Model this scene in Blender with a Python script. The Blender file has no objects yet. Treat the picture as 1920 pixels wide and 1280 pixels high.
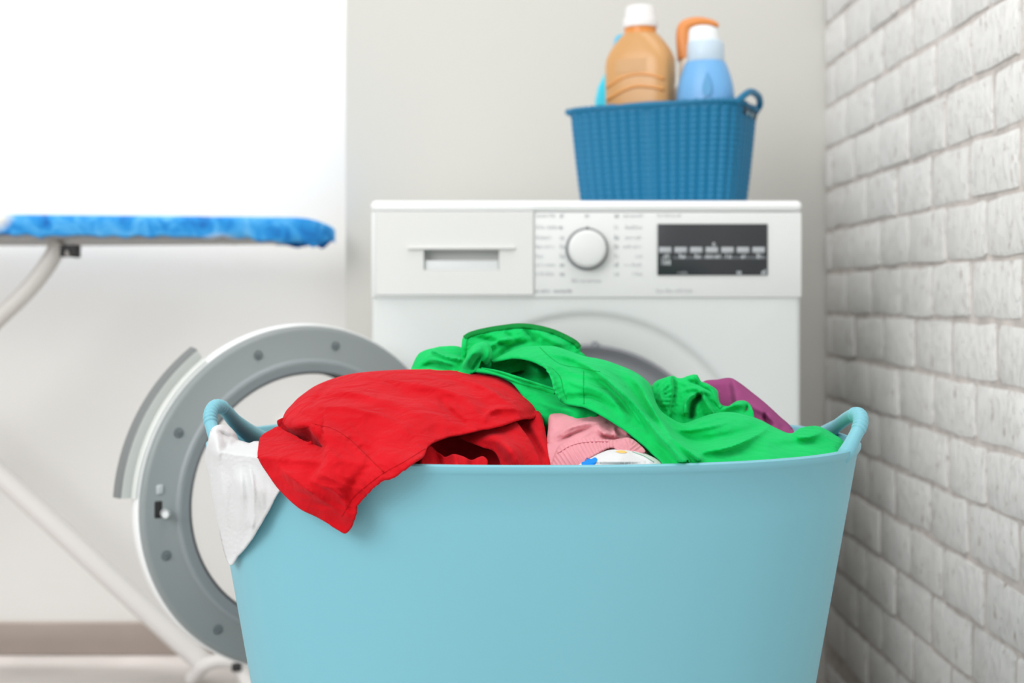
import bpy, bmesh, math, random
import numpy as np
from mathutils import Vector, Matrix, noise
from mathutils.geometry import delaunay_2d_cdt

random.seed(7)
S = bpy.context.scene
C = S.collection
PI = math.pi

# ------------------------------------------------------------------ camera
FPX, VX, VY, CZ = 2400.0, 960.0, 560.0, 0.713      # focal length in px, vanishing point, lens height
cam = bpy.data.cameras.new('camera')
cam.sensor_width = 36.0
cam.lens = FPX / 1920 * 36
cam.shift_y = -(640 - VY) / 1920
cam.clip_start = 0.05
cam.dof.use_dof = True
cam.dof.focus_distance = 1.03
cam.dof.aperture_fstop = 5.4
co = bpy.data.objects.new('camera', cam)
co.location = (0, 0, CZ)
co.rotation_euler = (PI / 2, 0, 0)
C.objects.link(co)
S.camera = co

# ------------------------------------------------------------------ light
w = bpy.data.worlds.new('room_light'); S.world = w
w.use_nodes = True
bg = w.node_tree.nodes['Background']
bg.inputs[0].default_value = (1.0, 0.995, 0.985, 1)
bg.inputs[1].default_value = 0.90

def area(name, loc, target, size, energy, col=(1, 1, 1)):
    l = bpy.data.lights.new(name, 'AREA')
    l.shape = 'RECTANGLE'; l.size, l.size_y = size
    l.energy = energy; l.color = col
    o = bpy.data.objects.new(name, l)
    o.location = loc
    o.rotation_euler = (Vector(target) - Vector(loc)).to_track_quat('-Z', 'Y').to_euler()
    C.objects.link(o)
    return o
area('window_light', (-1.7, -0.9, 1.9), (0.2, 1.5, 0.6), (1.6, 1.4), 44)
area('overhead_softbox', (0.30, 1.0, 2.5), (0.45, 1.3, 0), (1.3, 1.0), 13)  # softbox added overhead to strengthen fold shading and lift the right side
area('added_wall_wash', (-1.30, 2.44, 1.70), (-1.30, 2.573, 1.15), (1.9, 0.05), 8).data.spread = math.radians(80)  # unseen strip added to brighten the wall behind the ironing board

S.view_settings.view_transform = 'Standard'
S.view_settings.look = 'None'
S.view_settings.gamma = 1
S.view_settings.use_curve_mapping = False
S.view_settings.exposure = 0.0

# ------------------------------------------------------------------ helpers
def P(px, py, d):
    return Vector(((px - VX) * d / FPX, d, CZ + (VY - py) * d / FPX))

def lin(c):
    return tuple(((v / 255) / 12.92 if v / 255 <= 0.04045 else ((v / 255 + 0.055) / 1.055) ** 2.4) for v in c) + (1,)

MATS = {}
def mat(name, rgb, rough=0.5, bump=0.0, bscale=50, var=0.0, vscale=8, spec=0.5, metal=0.0, sheen=0.0, coat=0.0, distort=0.0, trans=0.0):
    if name in MATS: return MATS[name]
    m = bpy.data.materials.new(name); m.use_nodes = True
    nt = m.node_tree; b = nt.nodes['Principled BSDF']
    b.inputs['Base Color'].default_value = lin(rgb)
    b.inputs['Roughness'].default_value = rough
    b.inputs['Specular IOR Level'].default_value = spec
    b.inputs['Metallic'].default_value = metal
    b.inputs['Coat Weight'].default_value = coat
    b.inputs['Transmission Weight'].default_value = trans
    if sheen:
        b.inputs['Sheen Weight'].default_value = sheen
        b.inputs['Sheen Tint'].default_value = lin([min(255, v + 60) for v in rgb])
    tc = nt.nodes.new('ShaderNodeTexCoord')
    if var:
        n = nt.nodes.new('ShaderNodeTexNoise'); n.inputs['Scale'].default_value = vscale; n.inputs['Detail'].default_value = 4
        nt.links.new(tc.outputs['Object'], n.inputs['Vector'])
        r = nt.nodes.new('ShaderNodeValToRGB')
        c = lin(rgb)
        r.color_ramp.elements[0].position = 0.3; r.color_ramp.elements[1].position = 0.7
        r.color_ramp.elements[0].color = tuple(v * (1 - var) for v in c[:3]) + (1,)
        r.color_ramp.elements[1].color = tuple(min(1, v * (1 + var)) for v in c[:3]) + (1,)
        nt.links.new(n.outputs['Fac'], r.inputs['Fac'])
        nt.links.new(r.outputs['Color'], b.inputs['Base Color'])
    if bump:
        n = nt.nodes.new('ShaderNodeTexNoise'); n.inputs['Scale'].default_value = bscale; n.inputs['Detail'].default_value = 5
        n.inputs['Distortion'].default_value = distort
        nt.links.new(tc.outputs['Object'], n.inputs['Vector'])
        bp = nt.nodes.new('ShaderNodeBump'); bp.inputs['Strength'].default_value = bump; bp.inputs['Distance'].default_value = 0.002
        nt.links.new(n.outputs['Fac'], bp.inputs['Height'])
        nt.links.new(bp.outputs['Normal'], b.inputs['Normal'])
    MATS[name] = m
    return m

def cloth_mat(name, rgb, wrinkle=0.25, var=0.06, weave=0.25, trans=0.25, sheen=0.04):
    """woven cotton: fine thread relief + small creases; thin enough to let some light through"""
    m = bpy.data.materials.new(name); m.use_nodes = True
    nt = m.node_tree; b = nt.nodes['Principled BSDF']; L = nt.links.new
    c = lin(rgb)
    b.inputs['Roughness'].default_value = 0.9
    b.inputs['Specular IOR Level'].default_value = 0.15
    b.inputs['Sheen Weight'].default_value = sheen
    b.inputs['Sheen Tint'].default_value = lin([min(255, v + 90) for v in rgb])
    b.inputs['Sheen Roughness'].default_value = 0.5
    tc = nt.nodes.new('ShaderNodeTexCoord')
    n0 = nt.nodes.new('ShaderNodeTexNoise'); n0.inputs['Scale'].default_value = 22; n0.inputs['Detail'].default_value = 6
    L(tc.outputs['Object'], n0.inputs['Vector'])
    r = nt.nodes.new('ShaderNodeValToRGB')
    r.color_ramp.elements[0].position = 0.3; r.color_ramp.elements[1].position = 0.7
    r.color_ramp.elements[0].color = tuple(v * (1 - var) for v in c[:3]) + (1,)
    r.color_ramp.elements[1].color = tuple(min(1, v * (1 + var) + var * 0.06) for v in c[:3]) + (1,)
    L(n0.outputs['Fac'], r.inputs['Fac'])
    L(r.outputs['Color'], b.inputs['Base Color'])
    n1 = nt.nodes.new('ShaderNodeTexNoise'); n1.inputs['Scale'].default_value = 900; n1.inputs['Detail'].default_value = 1
    L(tc.outputs['Object'], n1.inputs['Vector'])
    n2 = nt.nodes.new('ShaderNodeTexNoise'); n2.inputs['Scale'].default_value = 42; n2.inputs['Detail'].default_value = 2.5; n2.inputs['Distortion'].default_value = 0.7
    L(tc.outputs['Object'], n2.inputs['Vector'])
    b1 = nt.nodes.new('ShaderNodeBump'); b1.inputs['Strength'].default_value = wrinkle; b1.inputs['Distance'].default_value = 0.012
    L(n2.outputs['Fac'], b1.inputs['Height'])
    b2 = nt.nodes.new('ShaderNodeBump'); b2.inputs['Strength'].default_value = weave; b2.inputs['Distance'].default_value = 0.0008
    L(n1.outputs['Fac'], b2.inputs['Height']); L(b1.outputs['Normal'], b2.inputs['Normal'])
    L(b2.outputs['Normal'], b.inputs['Normal'])
    if trans:
        t = nt.nodes.new('ShaderNodeBsdfTranslucent'); L(r.outputs['Color'], t.inputs['Color']); L(b2.outputs['Normal'], t.inputs['Normal'])
        mx = nt.nodes.new('ShaderNodeMixShader'); mx.inputs[0].default_value = trans
        L(b.outputs[0], mx.inputs[1]); L(t.outputs[0], mx.inputs[2])
        L(mx.outputs[0], nt.nodes['Material Output'].inputs['Surface'])
    return m

def glass_mat(name, tint, gloss_rough=0.02):
    m = bpy.data.materials.new(name); m.use_nodes = True
    nt = m.node_tree; L = nt.links.new
    tr = nt.nodes.new('ShaderNodeBsdfTransparent'); tr.inputs[0].default_value = tint
    gl = nt.nodes.new('ShaderNodeBsdfGlossy'); gl.inputs['Roughness'].default_value = gloss_rough
    fr = nt.nodes.new('ShaderNodeFresnel'); fr.inputs[0].default_value = 1.45
    mx = nt.nodes.new('ShaderNodeMixShader')
    L(fr.outputs[0], mx.inputs[0]); L(tr.outputs[0], mx.inputs[1]); L(gl.outputs[0], mx.inputs[2])
    L(mx.outputs[0], nt.nodes['Material Output'].inputs['Surface'])
    return m

def W(o):
    m = o.matrix_basis.copy()
    if o.parent: m = W(o.parent) @ o.matrix_parent_inverse @ m
    return m

def adopt(o, parent):
    if parent is not None:
        o.parent = parent
        o.matrix_parent_inverse = W(parent).inverted()
    return o

def tag(o, label=None, cat=None, group=None, kind=None):
    if label: o['label'] = label
    if cat: o['category'] = cat
    if group: o['group'] = group
    if kind: o['kind'] = kind
    return o

def empty(name, loc, parent=None):
    o = bpy.data.objects.new(name, None); o.location = loc; o.empty_display_size = 0.05
    C.objects.link(o)
    return adopt(o, parent)

def link(name, me, m, parent=None, smooth=40, recenter=True):
    if m is not None: me.materials.append(m)
    o = bpy.data.objects.new(name, me)
    if recenter and len(me.vertices):
        a = np.empty(len(me.vertices) * 3, 'f'); me.vertices.foreach_get('co', a); a = a.reshape(-1, 3)
        lo, hi = a.min(0), a.max(0)
        c = np.array([(lo[0] + hi[0]) / 2, (lo[1] + hi[1]) / 2, lo[2]], 'f')
        me.vertices.foreach_set('co', (a - c).ravel()); o.location = [float(v) for v in c]
    if smooth:
        me.polygons.foreach_set('use_smooth', [True] * len(me.polygons))
        if smooth < 180: me.set_sharp_from_angle(angle=math.radians(smooth))
    me.update()
    C.objects.link(o)
    return adopt(o, parent)

def mesh_obj(name, vs, fs, m, parent=None, smooth=40, kind=None):
    me = bpy.data.meshes.new(name); me.from_pydata([tuple(v) for v in vs], [], fs)
    o = link(name, me, m, parent, smooth)
    if kind: o['kind'] = kind
    return o

def bm_obj(name, bm, m, parent=None, smooth=40):
    bmesh.ops.recalc_face_normals(bm, faces=bm.faces)
    me = bpy.data.meshes.new(name); bm.to_mesh(me); bm.free()
    return link(name, me, m, parent, smooth)

def add_box(bm, x0, x1, y0, y1, z0, z1, bev=0.0, seg=2):
    r = bmesh.ops.create_cube(bm, size=1.0)
    for v in r['verts']:
        v.co = Vector(((x0 + x1) / 2 + v.co.x * (x1 - x0), (y0 + y1) / 2 + v.co.y * (y1 - y0), (z0 + z1) / 2 + v.co.z * (z1 - z0)))
    if bev:
        es = list({e for v in r['verts'] for e in v.link_edges})
        bmesh.ops.bevel(bm, geom=es, offset=bev, segments=seg, affect='EDGES', profile=0.5)

def box_obj(name, x0, x1, y0, y1, z0, z1, m, parent=None, bev=0.0, seg=2):
    bm = bmesh.new(); add_box(bm, x0, x1, y0, y1, z0, z1, bev, seg)
    return bm_obj(name, bm, m, parent)

def revolve(prof, segs=64, a0=0.0, a1=2 * PI, centre=(0, 0, 0)):
    """profile [(r, y)] turned about the Y axis; angle 0 = +x, pi/2 = +z"""
    full = abs(a1 - a0 - 2 * PI) < 1e-6
    n = segs if full else segs + 1
    vs, fs = [], []
    for i in range(n):
        a = a0 + (a1 - a0) * i / segs
        for r, y in prof:
            vs.append(Vector((centre[0] + r * math.cos(a), centre[1] + y, centre[2] + r * math.sin(a))))
    k = len(prof)
    for i in range(segs):
        j = (i + 1) % n
        for q in range(k - 1):
            fs.append((i * k + q, j * k + q, j * k + q + 1, i * k + q + 1))
    if not full:
        fs.append(tuple(range(k))); fs.append(tuple(reversed(range((n - 1) * k, n * k))))
    return vs, fs

def catmull(pts, step=None, per=None, closed=False):
    """resample through points; returns the points and their parameter in units of input index"""
    pts = [np.array(p, float) for p in pts]; n = len(pts); out, par = [], []
    rng = n if closed else n - 1
    for i in range(rng):
        g = (lambda k: pts[k % n]) if closed else (lambda k: pts[min(max(k, 0), n - 1)])
        p0, p1, p2, p3 = g(i - 1), g(i), g(i + 1), g(i + 2)
        m = per if per else max(1, int(round(np.linalg.norm((p2 - p1)[:2]) / step)))
        L = np.linalg.norm(p2 - p1) + 1e-9
        t1 = (p2 - p0) / (np.linalg.norm(p2 - p1) + np.linalg.norm(p1 - p0) + 1e-9) * L
        t2 = (p3 - p1) / (np.linalg.norm(p3 - p2) + np.linalg.norm(p2 - p1) + 1e-9) * L
        for q in range(m):
            t = q / m
            out.append((2 * t**3 - 3 * t**2 + 1) * p1 + (t**3 - 2 * t**2 + t) * t1 + (-2 * t**3 + 3 * t**2) * p2 + (t**3 - t**2) * t2)
            par.append(i + t)
    if not closed:
        out.append(pts[-1]); par.append(n - 1)
    return np.array(out), np.array(par)

def tube(path, radii, segs=10, cap=True, squash=None):
    path = [Vector(p) for p in path]; n = len(path)
    if not hasattr(radii, '__len__'): radii = [radii] * n
    vs, fs = [], []
    up = None
    for i in range(n):
        t = (path[min(i + 1, n - 1)] - path[max(i - 1, 0)]).normalized()
        if up is None:
            up = Vector((0, 0, 1)) if abs(t.z) < 0.9 else Vector((0, 1, 0))
        s = t.cross(up).normalized(); up = s.cross(t).normalized()
        for k in range(segs):
            a = 2 * PI * k / segs
            vs.append(path[i] + (s * math.cos(a) + up * math.sin(a) * (squash or 1)) * radii[i])
    for i in range(n - 1):
        for k in range(segs):
            j = (k + 1) % segs
            fs.append((i * segs + k, i * segs + j, (i + 1) * segs + j, (i + 1) * segs + k))
    if cap:
        fs.append(tuple(reversed(range(segs)))); fs.append(tuple(range((n - 1) * segs, n * segs)))
    return vs, fs

def merge(parts):
    vs, fs = [], []
    for v, f in parts:
        o = len(vs); vs += list(v); fs += [tuple(i + o for i in q) for q in f]
    return vs, fs

# ------------------------------------------------------------------ the room
plaster = mat('wall_paint_dim_tone', (209, 208, 202), 0.9, bump=0.05, bscale=120)  # dimmer light on this wall put into a darker paint tone
plaster_w = mat('wall_paint_lit_tone', (226, 225, 222), 0.9, bump=0.05, bscale=120)  # brighter light on the left wall put into a lighter paint tone
mortar = mat('mortar', (208, 200, 195), 0.95, bump=0.6, bscale=160, var=0.18, vscale=40)
floor_m = mat('pale_floor', (194, 188, 184), 0.55, bump=0.1, bscale=20, var=0.12, vscale=5)
taupe = mat('baseboard_paint', (156, 144, 136), 0.7, var=0.06, vscale=6)

XW = 0.585           # face of the brick wall
YB = 2.40            # back wall behind the washer
YL = 2.573           # recessed wall behind the ironing board
def struct(o):
    o['kind'] = 'structure'; return o
struct(box_obj('floor', -2.6, 0.75, -0.6, 2.8, -0.06, 0.0, floor_m))
struct(box_obj('wall_back', -0.312, 0.80, YB, 2.80, 0, 2.6, plaster))
struct(box_obj('wall_left', -2.6, -0.312, YL, 2.80, 0, 2.6, plaster_w))
struct(box_obj('baseboard_left', -2.6, -0.313, YL - 0.016, YL - 0.0005, 0.0005, 0.066, taupe, bev=0.003))
wall_right = struct(box_obj('wall_right', XW + 0.0042, 0.80, -0.6, YB - 0.0005, 0, 2.6, mortar))

# bricks: painted, worn; one object each
def brick_material():
    m = bpy.data.materials.new('white_painted_brick'); m.use_nodes = True
    nt = m.node_tree; b = nt.nodes['Principled BSDF']; L = nt.links.new
    b.inputs['Roughness'].default_value = 0.75
    b.inputs['Specular IOR Level'].default_value = 0.3
    tc = nt.nodes.new('ShaderNodeTexCoord'); oi = nt.nodes.new('ShaderNodeObjectInfo')
    mp = nt.nodes.new('ShaderNodeVectorMath'); mp.operation = 'ADD'
    L(tc.outputs['Object'], mp.inputs[0])
    sc = nt.nodes.new('ShaderNodeVectorMath'); sc.operation = 'SCALE'; sc.inputs['Scale'].default_value = 3.0
    L(oi.outputs['Location'], sc.inputs[0]); L(sc.outputs[0], mp.inputs[1])
    n1 = nt.nodes.new('ShaderNodeTexNoise'); n1.inputs['Scale'].default_value = 45; n1.inputs['Detail'].default_value = 8; n1.inputs['Roughness'].default_value = 0.65
    st = nt.nodes.new('ShaderNodeMapping'); st.inputs['Scale'].default_value = (1, 1.8, 0.7)
    L(mp.outputs[0], st.inputs['Vector']); L(st.outputs[0], n1.inputs['Vector'])
    r = nt.nodes.new('ShaderNodeValToRGB'); cr = r.color_ramp
    cr.elements[0].position = 0.30; cr.elements[0].color = lin((168, 150, 142))
    cr.elements[1].position = 0.40; cr.elements[1].color = lin((236, 234, 231))
    e = cr.elements.new(0.7); e.color = lin((241, 241, 239))
    L(n1.outputs['Fac'], r.inputs['Fac'])
    mixc = nt.nodes.new('ShaderNodeMix'); mixc.data_type = 'RGBA'; mixc.blend_type = 'MULTIPLY'; mixc.inputs['Factor'].default_value = 1.0
    mr = nt.nodes.new('ShaderNodeMapRange'); mr.inputs['To Min'].default_value = 0.92; mr.inputs['To Max'].default_value = 1.0
    L(oi.outputs['Random'], mr.inputs['Value'])
    L(r.outputs['Color'], mixc.inputs['A']); L(mr.outputs[0], mixc.inputs['B'])
    L(mixc.outputs['Result'], b.inputs['Base Color'])
    # pits and drag marks
    v = nt.nodes.new('ShaderNodeTexNoise'); v.inputs['Scale'].default_value = 70; v.inputs['Detail'].default_value = 6; v.inputs['Distortion'].default_value = 0.8
    L(st.outputs[0], v.inputs['Vector'])
    r2 = nt.nodes.new('ShaderNodeValToRGB'); r2.color_ramp.elements[0].position = 0.3; r2.color_ramp.elements[1].position = 0.5
    L(v.outputs['Fac'], r2.inputs['Fac'])
    bp = nt.nodes.new('ShaderNodeBump'); bp.inputs['Strength'].default_value = 0.55; bp.inputs['Distance'].default_value = 0.004
    L(r2.outputs['Color'], bp.inputs['Height']); L(bp.outputs['Normal'], b.inputs['Normal'])
    return m
brick_m = brick_material()

CH = 0.0768          # course height
BL = 0.155           # brick module along the wall
def brick_mesh(seed):
    rnd = random.Random(seed)
    L, H = BL - 0.0095, CH - 0.0085
    ny, nz = 6, 5
    vs, fs = [], []
    for j in range(nz):
        for i in range(ny):
            u, v = i / (ny - 1), j / (nz - 1)
            u2 = (0, 0.05, 0.35, 0.65, 0.95, 1)[i]; v2 = (0, 0.09, 0.5, 0.91, 1)[j]
            edge = i in (0, ny - 1) or j in (0, nz - 1)
            corner = i in (0, ny - 1) and j in (0, nz - 1)
            x = (0.0030 if corner else 0.0020 if edge else 0.0) + rnd.uniform(-0.0007, 0.0007)
            y = (u2 - 0.5) * L + (rnd.uniform(-0.0026, 0.0026) if edge else 0)
            z = (v2 - 0.5) * H + (rnd.uniform(-0.0022, 0.0022) if edge else 0)
            if corner: y *= 0.985; z *= 0.965
            vs.append((x, y, z))
    for j in range(nz - 1):
        for i in range(ny - 1):
            a = j * ny + i
            fs.append((a, a + ny, a + ny + 1, a + 1))
    ring = [i for i in range(ny)] + [j * ny + ny - 1 for j in range(1, nz)] + [(nz - 1) * ny + i for i in range(ny - 2, -1, -1)] + [j * ny for j in range(nz - 2, 0, -1)]
    base = len(vs)
    for i in ring: vs.append((0.02, vs[i][1], vs[i][2]))
    n = len(ring)
    for k in range(n):
        fs.append((ring[k], ring[(k + 1) % n], base + (k + 1) % n, base + k))
    me = bpy.data.meshes.new('brick'); me.from_pydata(vs, [], fs)
    me.polygons.foreach_set('use_smooth', [True] * len(me.polygons)); me.set_sharp_from_angle(angle=math.radians(50))
    me.materials.append(brick_m); me.update()
    return me
BRICKS = [brick_mesh(s) for s in range(9)]
winv = W(wall_right).inverted()
far_v, far_f = [], []
Z0 = 0.685 - 9 * CH
for k in range(-1, 34):
    z = Z0 + (k + 0.5) * CH
    if z - CH / 2 < -0.03 or z > 2.56: continue
    rr = random.Random(100 + k)
    y = 1.7875 if k % 2 == 1 else 1.725
    y += rr.uniform(-0.012, 0.012)
    while y < YB: y += BL
    joints = [min(y, YB - 0.002)]
    y -= BL
    while y > -0.5:
        joints.append(y + rr.uniform(-0.012, 0.012)); y -= BL
    for a, b in zip(joints[:-1], joints[1:]):
        L = a - b
        if L < 0.03: continue
        me = rr.choice(BRICKS)
        sx, cy = (L - 0.0095) / (BL - 0.0095), (a + b) / 2
        loc = Vector((XW + rr.uniform(-0.0015, 0.0015), cy, z + rr.uniform(-0.001, 0.001)))
        zs = 1.0
        if z - CH / 2 < 0: zs = 0.5; loc.z = CH * 0.25 - 0.002
        if 1.15 < cy and z < 1.58:
            o = bpy.data.objects.new('brick', me); C.objects.link(o)
            o.location = loc; o.scale = (1, sx, zs)
            o.parent = wall_right; o.matrix_parent_inverse = winv
        else:
            off = len(far_v)
            for v in me.vertices: far_v.append((loc.x + v.co.x, loc.y + v.co.y * sx, loc.z + v.co.z * zs))
            for p in me.polygons: far_f.append(tuple(i + off for i in p.vertices))
mesh_obj('brick_field', far_v, far_f, brick_m, wall_right, 50, kind='stuff')

# ------------------------------------------------------------------ washing machine
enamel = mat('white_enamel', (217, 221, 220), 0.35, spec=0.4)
panel_m = mat('panel_plastic', (225, 227, 226), 0.45, spec=0.4)
drawer_m = mat('drawer_plastic', (222, 223, 221), 0.45, spec=0.4)
recess_m = mat('grip_recess_plastic', (214, 215, 214), 0.5)
print_m = mat('grey_print', (150, 154, 158), 0.7)
print_lm = mat('pale_grey_print', (186, 188, 190), 0.7)
disp_m = mat('display_black', (48, 51, 55), 0.25, spec=0.5)
disp_key = mat('display_key_grey', (176, 180, 184), 0.5)
disp_icon = mat('display_icon_white', (214, 220, 224), 0.5)
chrome = mat('dial_rim_chrome', (140, 143, 146), 0.3, metal=0.7)
gasket_m = mat('grey_rubber', (138, 140, 145), 0.6)
drum_m = mat('drum_steel', (150, 152, 156), 0.35, metal=0.8)
dark_m = mat('black_rubber', (34, 34, 35), 0.6)

XL, XR, YF, YBK, ZT = -0.1965, 0.4045, 1.787, 2.335, 0.850
WX = (XL + XR) / 2
DC = (WX, YF, 0.4595)                       # porthole centre
wm = empty('washing_machine', (WX, (YF + YBK) / 2, 0))
tag(wm, 'white front loading washing machine with open round door against the back wall', 'washing machine')
# cabinet: sides, back and bottom
bm = bmesh.new()
add_box(bm, XL, XL + 0.012, YF + 0.012, YBK, 0.018, ZT - 0.022)
add_box(bm, XR - 0.012, XR, YF + 0.012, YBK, 0.018, ZT - 0.022)
add_box(bm, XL + 0.012, XR - 0.012, YBK - 0.012, YBK, 0.018, ZT - 0.022)
add_box(bm, XL + 0.012, XR - 0.012, YF + 0.012, YBK - 0.012, 0.018, 0.03)
bm_obj('cabinet', bm, enamel, wm)
for sx in (XL + 0.05, XR - 0.05):
    for sy in (YF + 0.06, YBK - 0.06):
        v, f = tube([(sx, sy, 0), (sx, sy, 0.018)], 0.022, 16)
        mesh_obj('foot', v, f, dark_m, wm)
# front panel with its round opening
def front_panel():
    x0, x1, z0, z1, r = XL + 0.009, XR - 0.009, 0.03, 0.7145, 0.2305
    cx, cz = DC[0], DC[2]
    N = 160
    angs = sorted([2 * PI * i / N for i in range(N)] + [math.atan2(zz - cz, xx - cx) % (2 * PI) for xx in (x0, x1) for zz in (z0, z1)])
    vs, fs = [], []
    n = len(angs)
    rings = []
    rings.append([(cx + (r + 0.0) * math.cos(a), YF + 0.0055, cz + r * math.sin(a)) for a in angs])
    rings.append([(cx + (r + 0.004) * math.cos(a), YF + 0.0015, cz + (r + 0.004) * math.sin(a)) for a in angs])
    rings.append([(cx + (r + 0.011) * math.cos(a), YF, cz + (r + 0.011) * math.sin(a)) for a in angs])
    rect = []
    for a in angs:
        c, s = math.cos(a), math.sin(a)
        t = min([(x1 - cx) / c if c > 1e-9 else 1e9, (x0 - cx) / c if c < -1e-9 else 1e9, (z1 - cz) / s if s > 1e-9 else 1e9, (z0 - cz) / s if s < -1e-9 else 1e9])
        rect.append((cx + t * c, cz + t * s))
    for q in range(5):
        a = q * PI / 8
        off, bk = 0.009 * math.sin(a), 0.012 * (1 - math.cos(a))
        row = []
        for x, z in rect:
            xx = x - off if abs(x - x0) < 1e-6 else x + off if abs(x - x1) < 1e-6 else x
            row.append((xx, YF + bk, z))
        rings.append(row)
    for row in rings: vs += row
    for q in range(len(rings) - 1):
        for i in range(n):
            j = (i + 1) % n
            fs.append((q * n + i, q * n + j, (q + 1) * n + j, (q + 1) * n + i))
    return vs, [tuple(reversed(f)) for f in fs]
v, f = front_panel()
mesh_obj('front_panel', v, f, enamel, wm, 35)
# porthole surround, gasket and drum
v, f = revolve([(0.2307, 0.0055), (0.227, 0.0075), (0.221, 0.0080), (0.200, 0.0125), (0.189, 0.018)], 128, centre=DC)
mesh_obj('porthole_surround', v, f, mat('surround_plastic', (219, 222, 220), 0.4), wm, 60)
v, f = revolve([(0.1895, 0.017), (0.186, 0.015), (0.180, 0.021), (0.175, 0.033), (0.165, 0.037), (0.157, 0.034), (0.151, 0.045), (0.147, 0.09), (0.165, 0.11)], 96, centre=DC)
mesh_obj('door_gasket', v, f, gasket_m, wm, 60)
v, f = tube([(DC[0] + 0.0125, YF + 0.012, DC[2] + 0.1895), (DC[0] + 0.0125, YF + 0.026, DC[2] + 0.1895)], 0.0045, 10)
mesh_obj('gasket_stud', v, f, gasket_m, wm)
v, f = revolve([(0.188, 0.10), (0.235, 0.13), (0.24, 0.16), (0.24, 0.42), (0.2, 0.44), (0.02, 0.43), (0.0, 0.43)], 96, centre=DC)
mesh_obj('drum', v, f, drum_m, wm, 60)

# control panel area
def X(px, d=YF): return (px - VX) * d / FPX
def Z(py, d=YF): return CZ + (VY - py) * d / FPX
YP = YF - 0.004
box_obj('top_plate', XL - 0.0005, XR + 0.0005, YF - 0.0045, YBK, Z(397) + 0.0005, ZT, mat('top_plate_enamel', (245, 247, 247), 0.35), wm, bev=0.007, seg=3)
bm = bmesh.new()
zt_, zb_ = Z(397) - 0.0005, 0.7145
add_box(bm, X(1001), XR - 0.0005, YP, YF + 0.1, zb_, zt_, 0.003)
add_box(bm, XL + 0.0005, X(706), YP, YF + 0.1, zb_, zt_, 0.002)
add_box(bm, X(704), X(1003), YP + 0.0006, YF + 0.1, Z(398), zt_, 0.0004)
add_box(bm, X(704), X(1003), YP + 0.0006, YF + 0.1, zb_, Z(553), 0.0004)
cp = bm_obj('control_panel', bm, panel_m, wm)
# drawer with gripping recess
def drawer():
    x0, x1, z0, z1 = X(707), X(999), Z(552), Z(399)
    hx0, hx1, hz0, hz1 = X(795), X(936), Z(507), Z(469)
    y0 = YP - 0.004
    bm = bmesh.new()
    add_box(bm, x0, hx0, y0, YP + 0.004, z0, z1, 0.002)
    add_box(bm, hx1, x1, y0, YP + 0.004, z0, z1, 0.002)
    add_box(bm, hx0 - 0.003, hx1 + 0.003, y0 + 0.00003, YP + 0.004, hz1, z1, 0.002)
    add_box(bm, hx0 - 0.003, hx1 + 0.003, y0 + 0.00003, YP + 0.004, z0, hz0, 0.002)
    bm2 = bmesh.new()
    # one clean front plate with a rectangular hole
    xs, zs = [x0, hx0, hx1, x1], [z0, hz0, hz1, z1]
    vs, fs = [], []
    for z in zs:
        for x in xs: vs.append((x, y0, z))
    for j in range(3):
        for i in range(3):
            if i == 1 and j == 1: continue
            a = j * 4 + i
            fs.append((a, a + 1, a + 5, a + 4))
    b = len(vs)
    outer = [0, 1, 2, 3, 7, 11, 15, 14, 13, 12, 8, 4]
    for i in outer: vs.append((vs[i][0] + (0.002 if vs[i][0] == x1 else -0.002 if vs[i][0] == x0 else 0), YP + 0.002, vs[i][2] + (0.002 if vs[i][2] == z1 else -0.002 if vs[i][2] == z0 else 0)))
    n = len(outer)
    for k in range(n): fs.append((outer[(k + 1) % n], outer[k], b + k, b + (k + 1) % n))
    bm.free(); bm2.free()
    return (vs, fs), (hx0, hx1, hz0, hz1, y0)
(dv, df), (hx0, hx1, hz0, hz1, dy0) = drawer()
dr = mesh_obj('detergent_drawer', dv, df, drawer_m, wm, 35)
# recess: back, roof, floor and cheeks
yb = dy0 + 0.022
v = [(hx0, dy0, hz0), (hx1, dy0, hz0), (hx1, dy0, hz1), (hx0, dy0, hz1), (hx0 + .001, yb, hz0 + 0.006), (hx1 - .001, yb, hz0 + 0.006), (hx1 - .001, yb, hz1), (hx0 + .001, yb, hz1)]
mesh_obj('grip_recess', v, [(0, 1, 5, 4), (1, 2, 6, 5), (2, 3, 7, 6), (3, 0, 4, 7), (4, 5, 6, 7)], recess_m, dr, 30)
bm = bmesh.new()
add_box(bm, X(765), X(966), dy0 - 0.0045, dy0 + 0.001, Z(468), Z(463), 0.0015)
bm_obj('grip_lip', bm, drawer_m, dr)
bm = bmesh.new()
add_box(bm, hx0 + 0.001, hx1 - 0.001, dy0 + 0.006, dy0 + 0.0085, hz0 + 0.0005, Z(488), 0.0008)
bm_obj('grip_flap', bm, mat('grip_flap_plastic', (222, 226, 226), 0.4), dr)
# dial
dcx, dcz = X(1100), Z(467)
dial = mesh_obj('program_dial', *revolve([(0.0, -0.020), (0.021, -0.020), (0.0245, -0.0185), (0.0262, -0.015), (0.0268, 0.0)], 64, centre=(dcx, YP, dcz)), panel_m, wm, 50)
mesh_obj('dial_rim', *revolve([(0.0266, -0.0005), (0.0270, -0.007), (0.0287, -0.0075), (0.0297, -0.004), (0.030, 0.0)], 64, centre=(dcx, YP, dcz)), chrome, dial, 50)
box_obj('dial_pointer', dcx - 0.002, dcx + 0.002, YP - 0.0125, YP - 0.001, Z(437), Z(426), mat('pointer_grey', (96, 98, 101), 0.5), dial, bev=0.0006)
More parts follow.
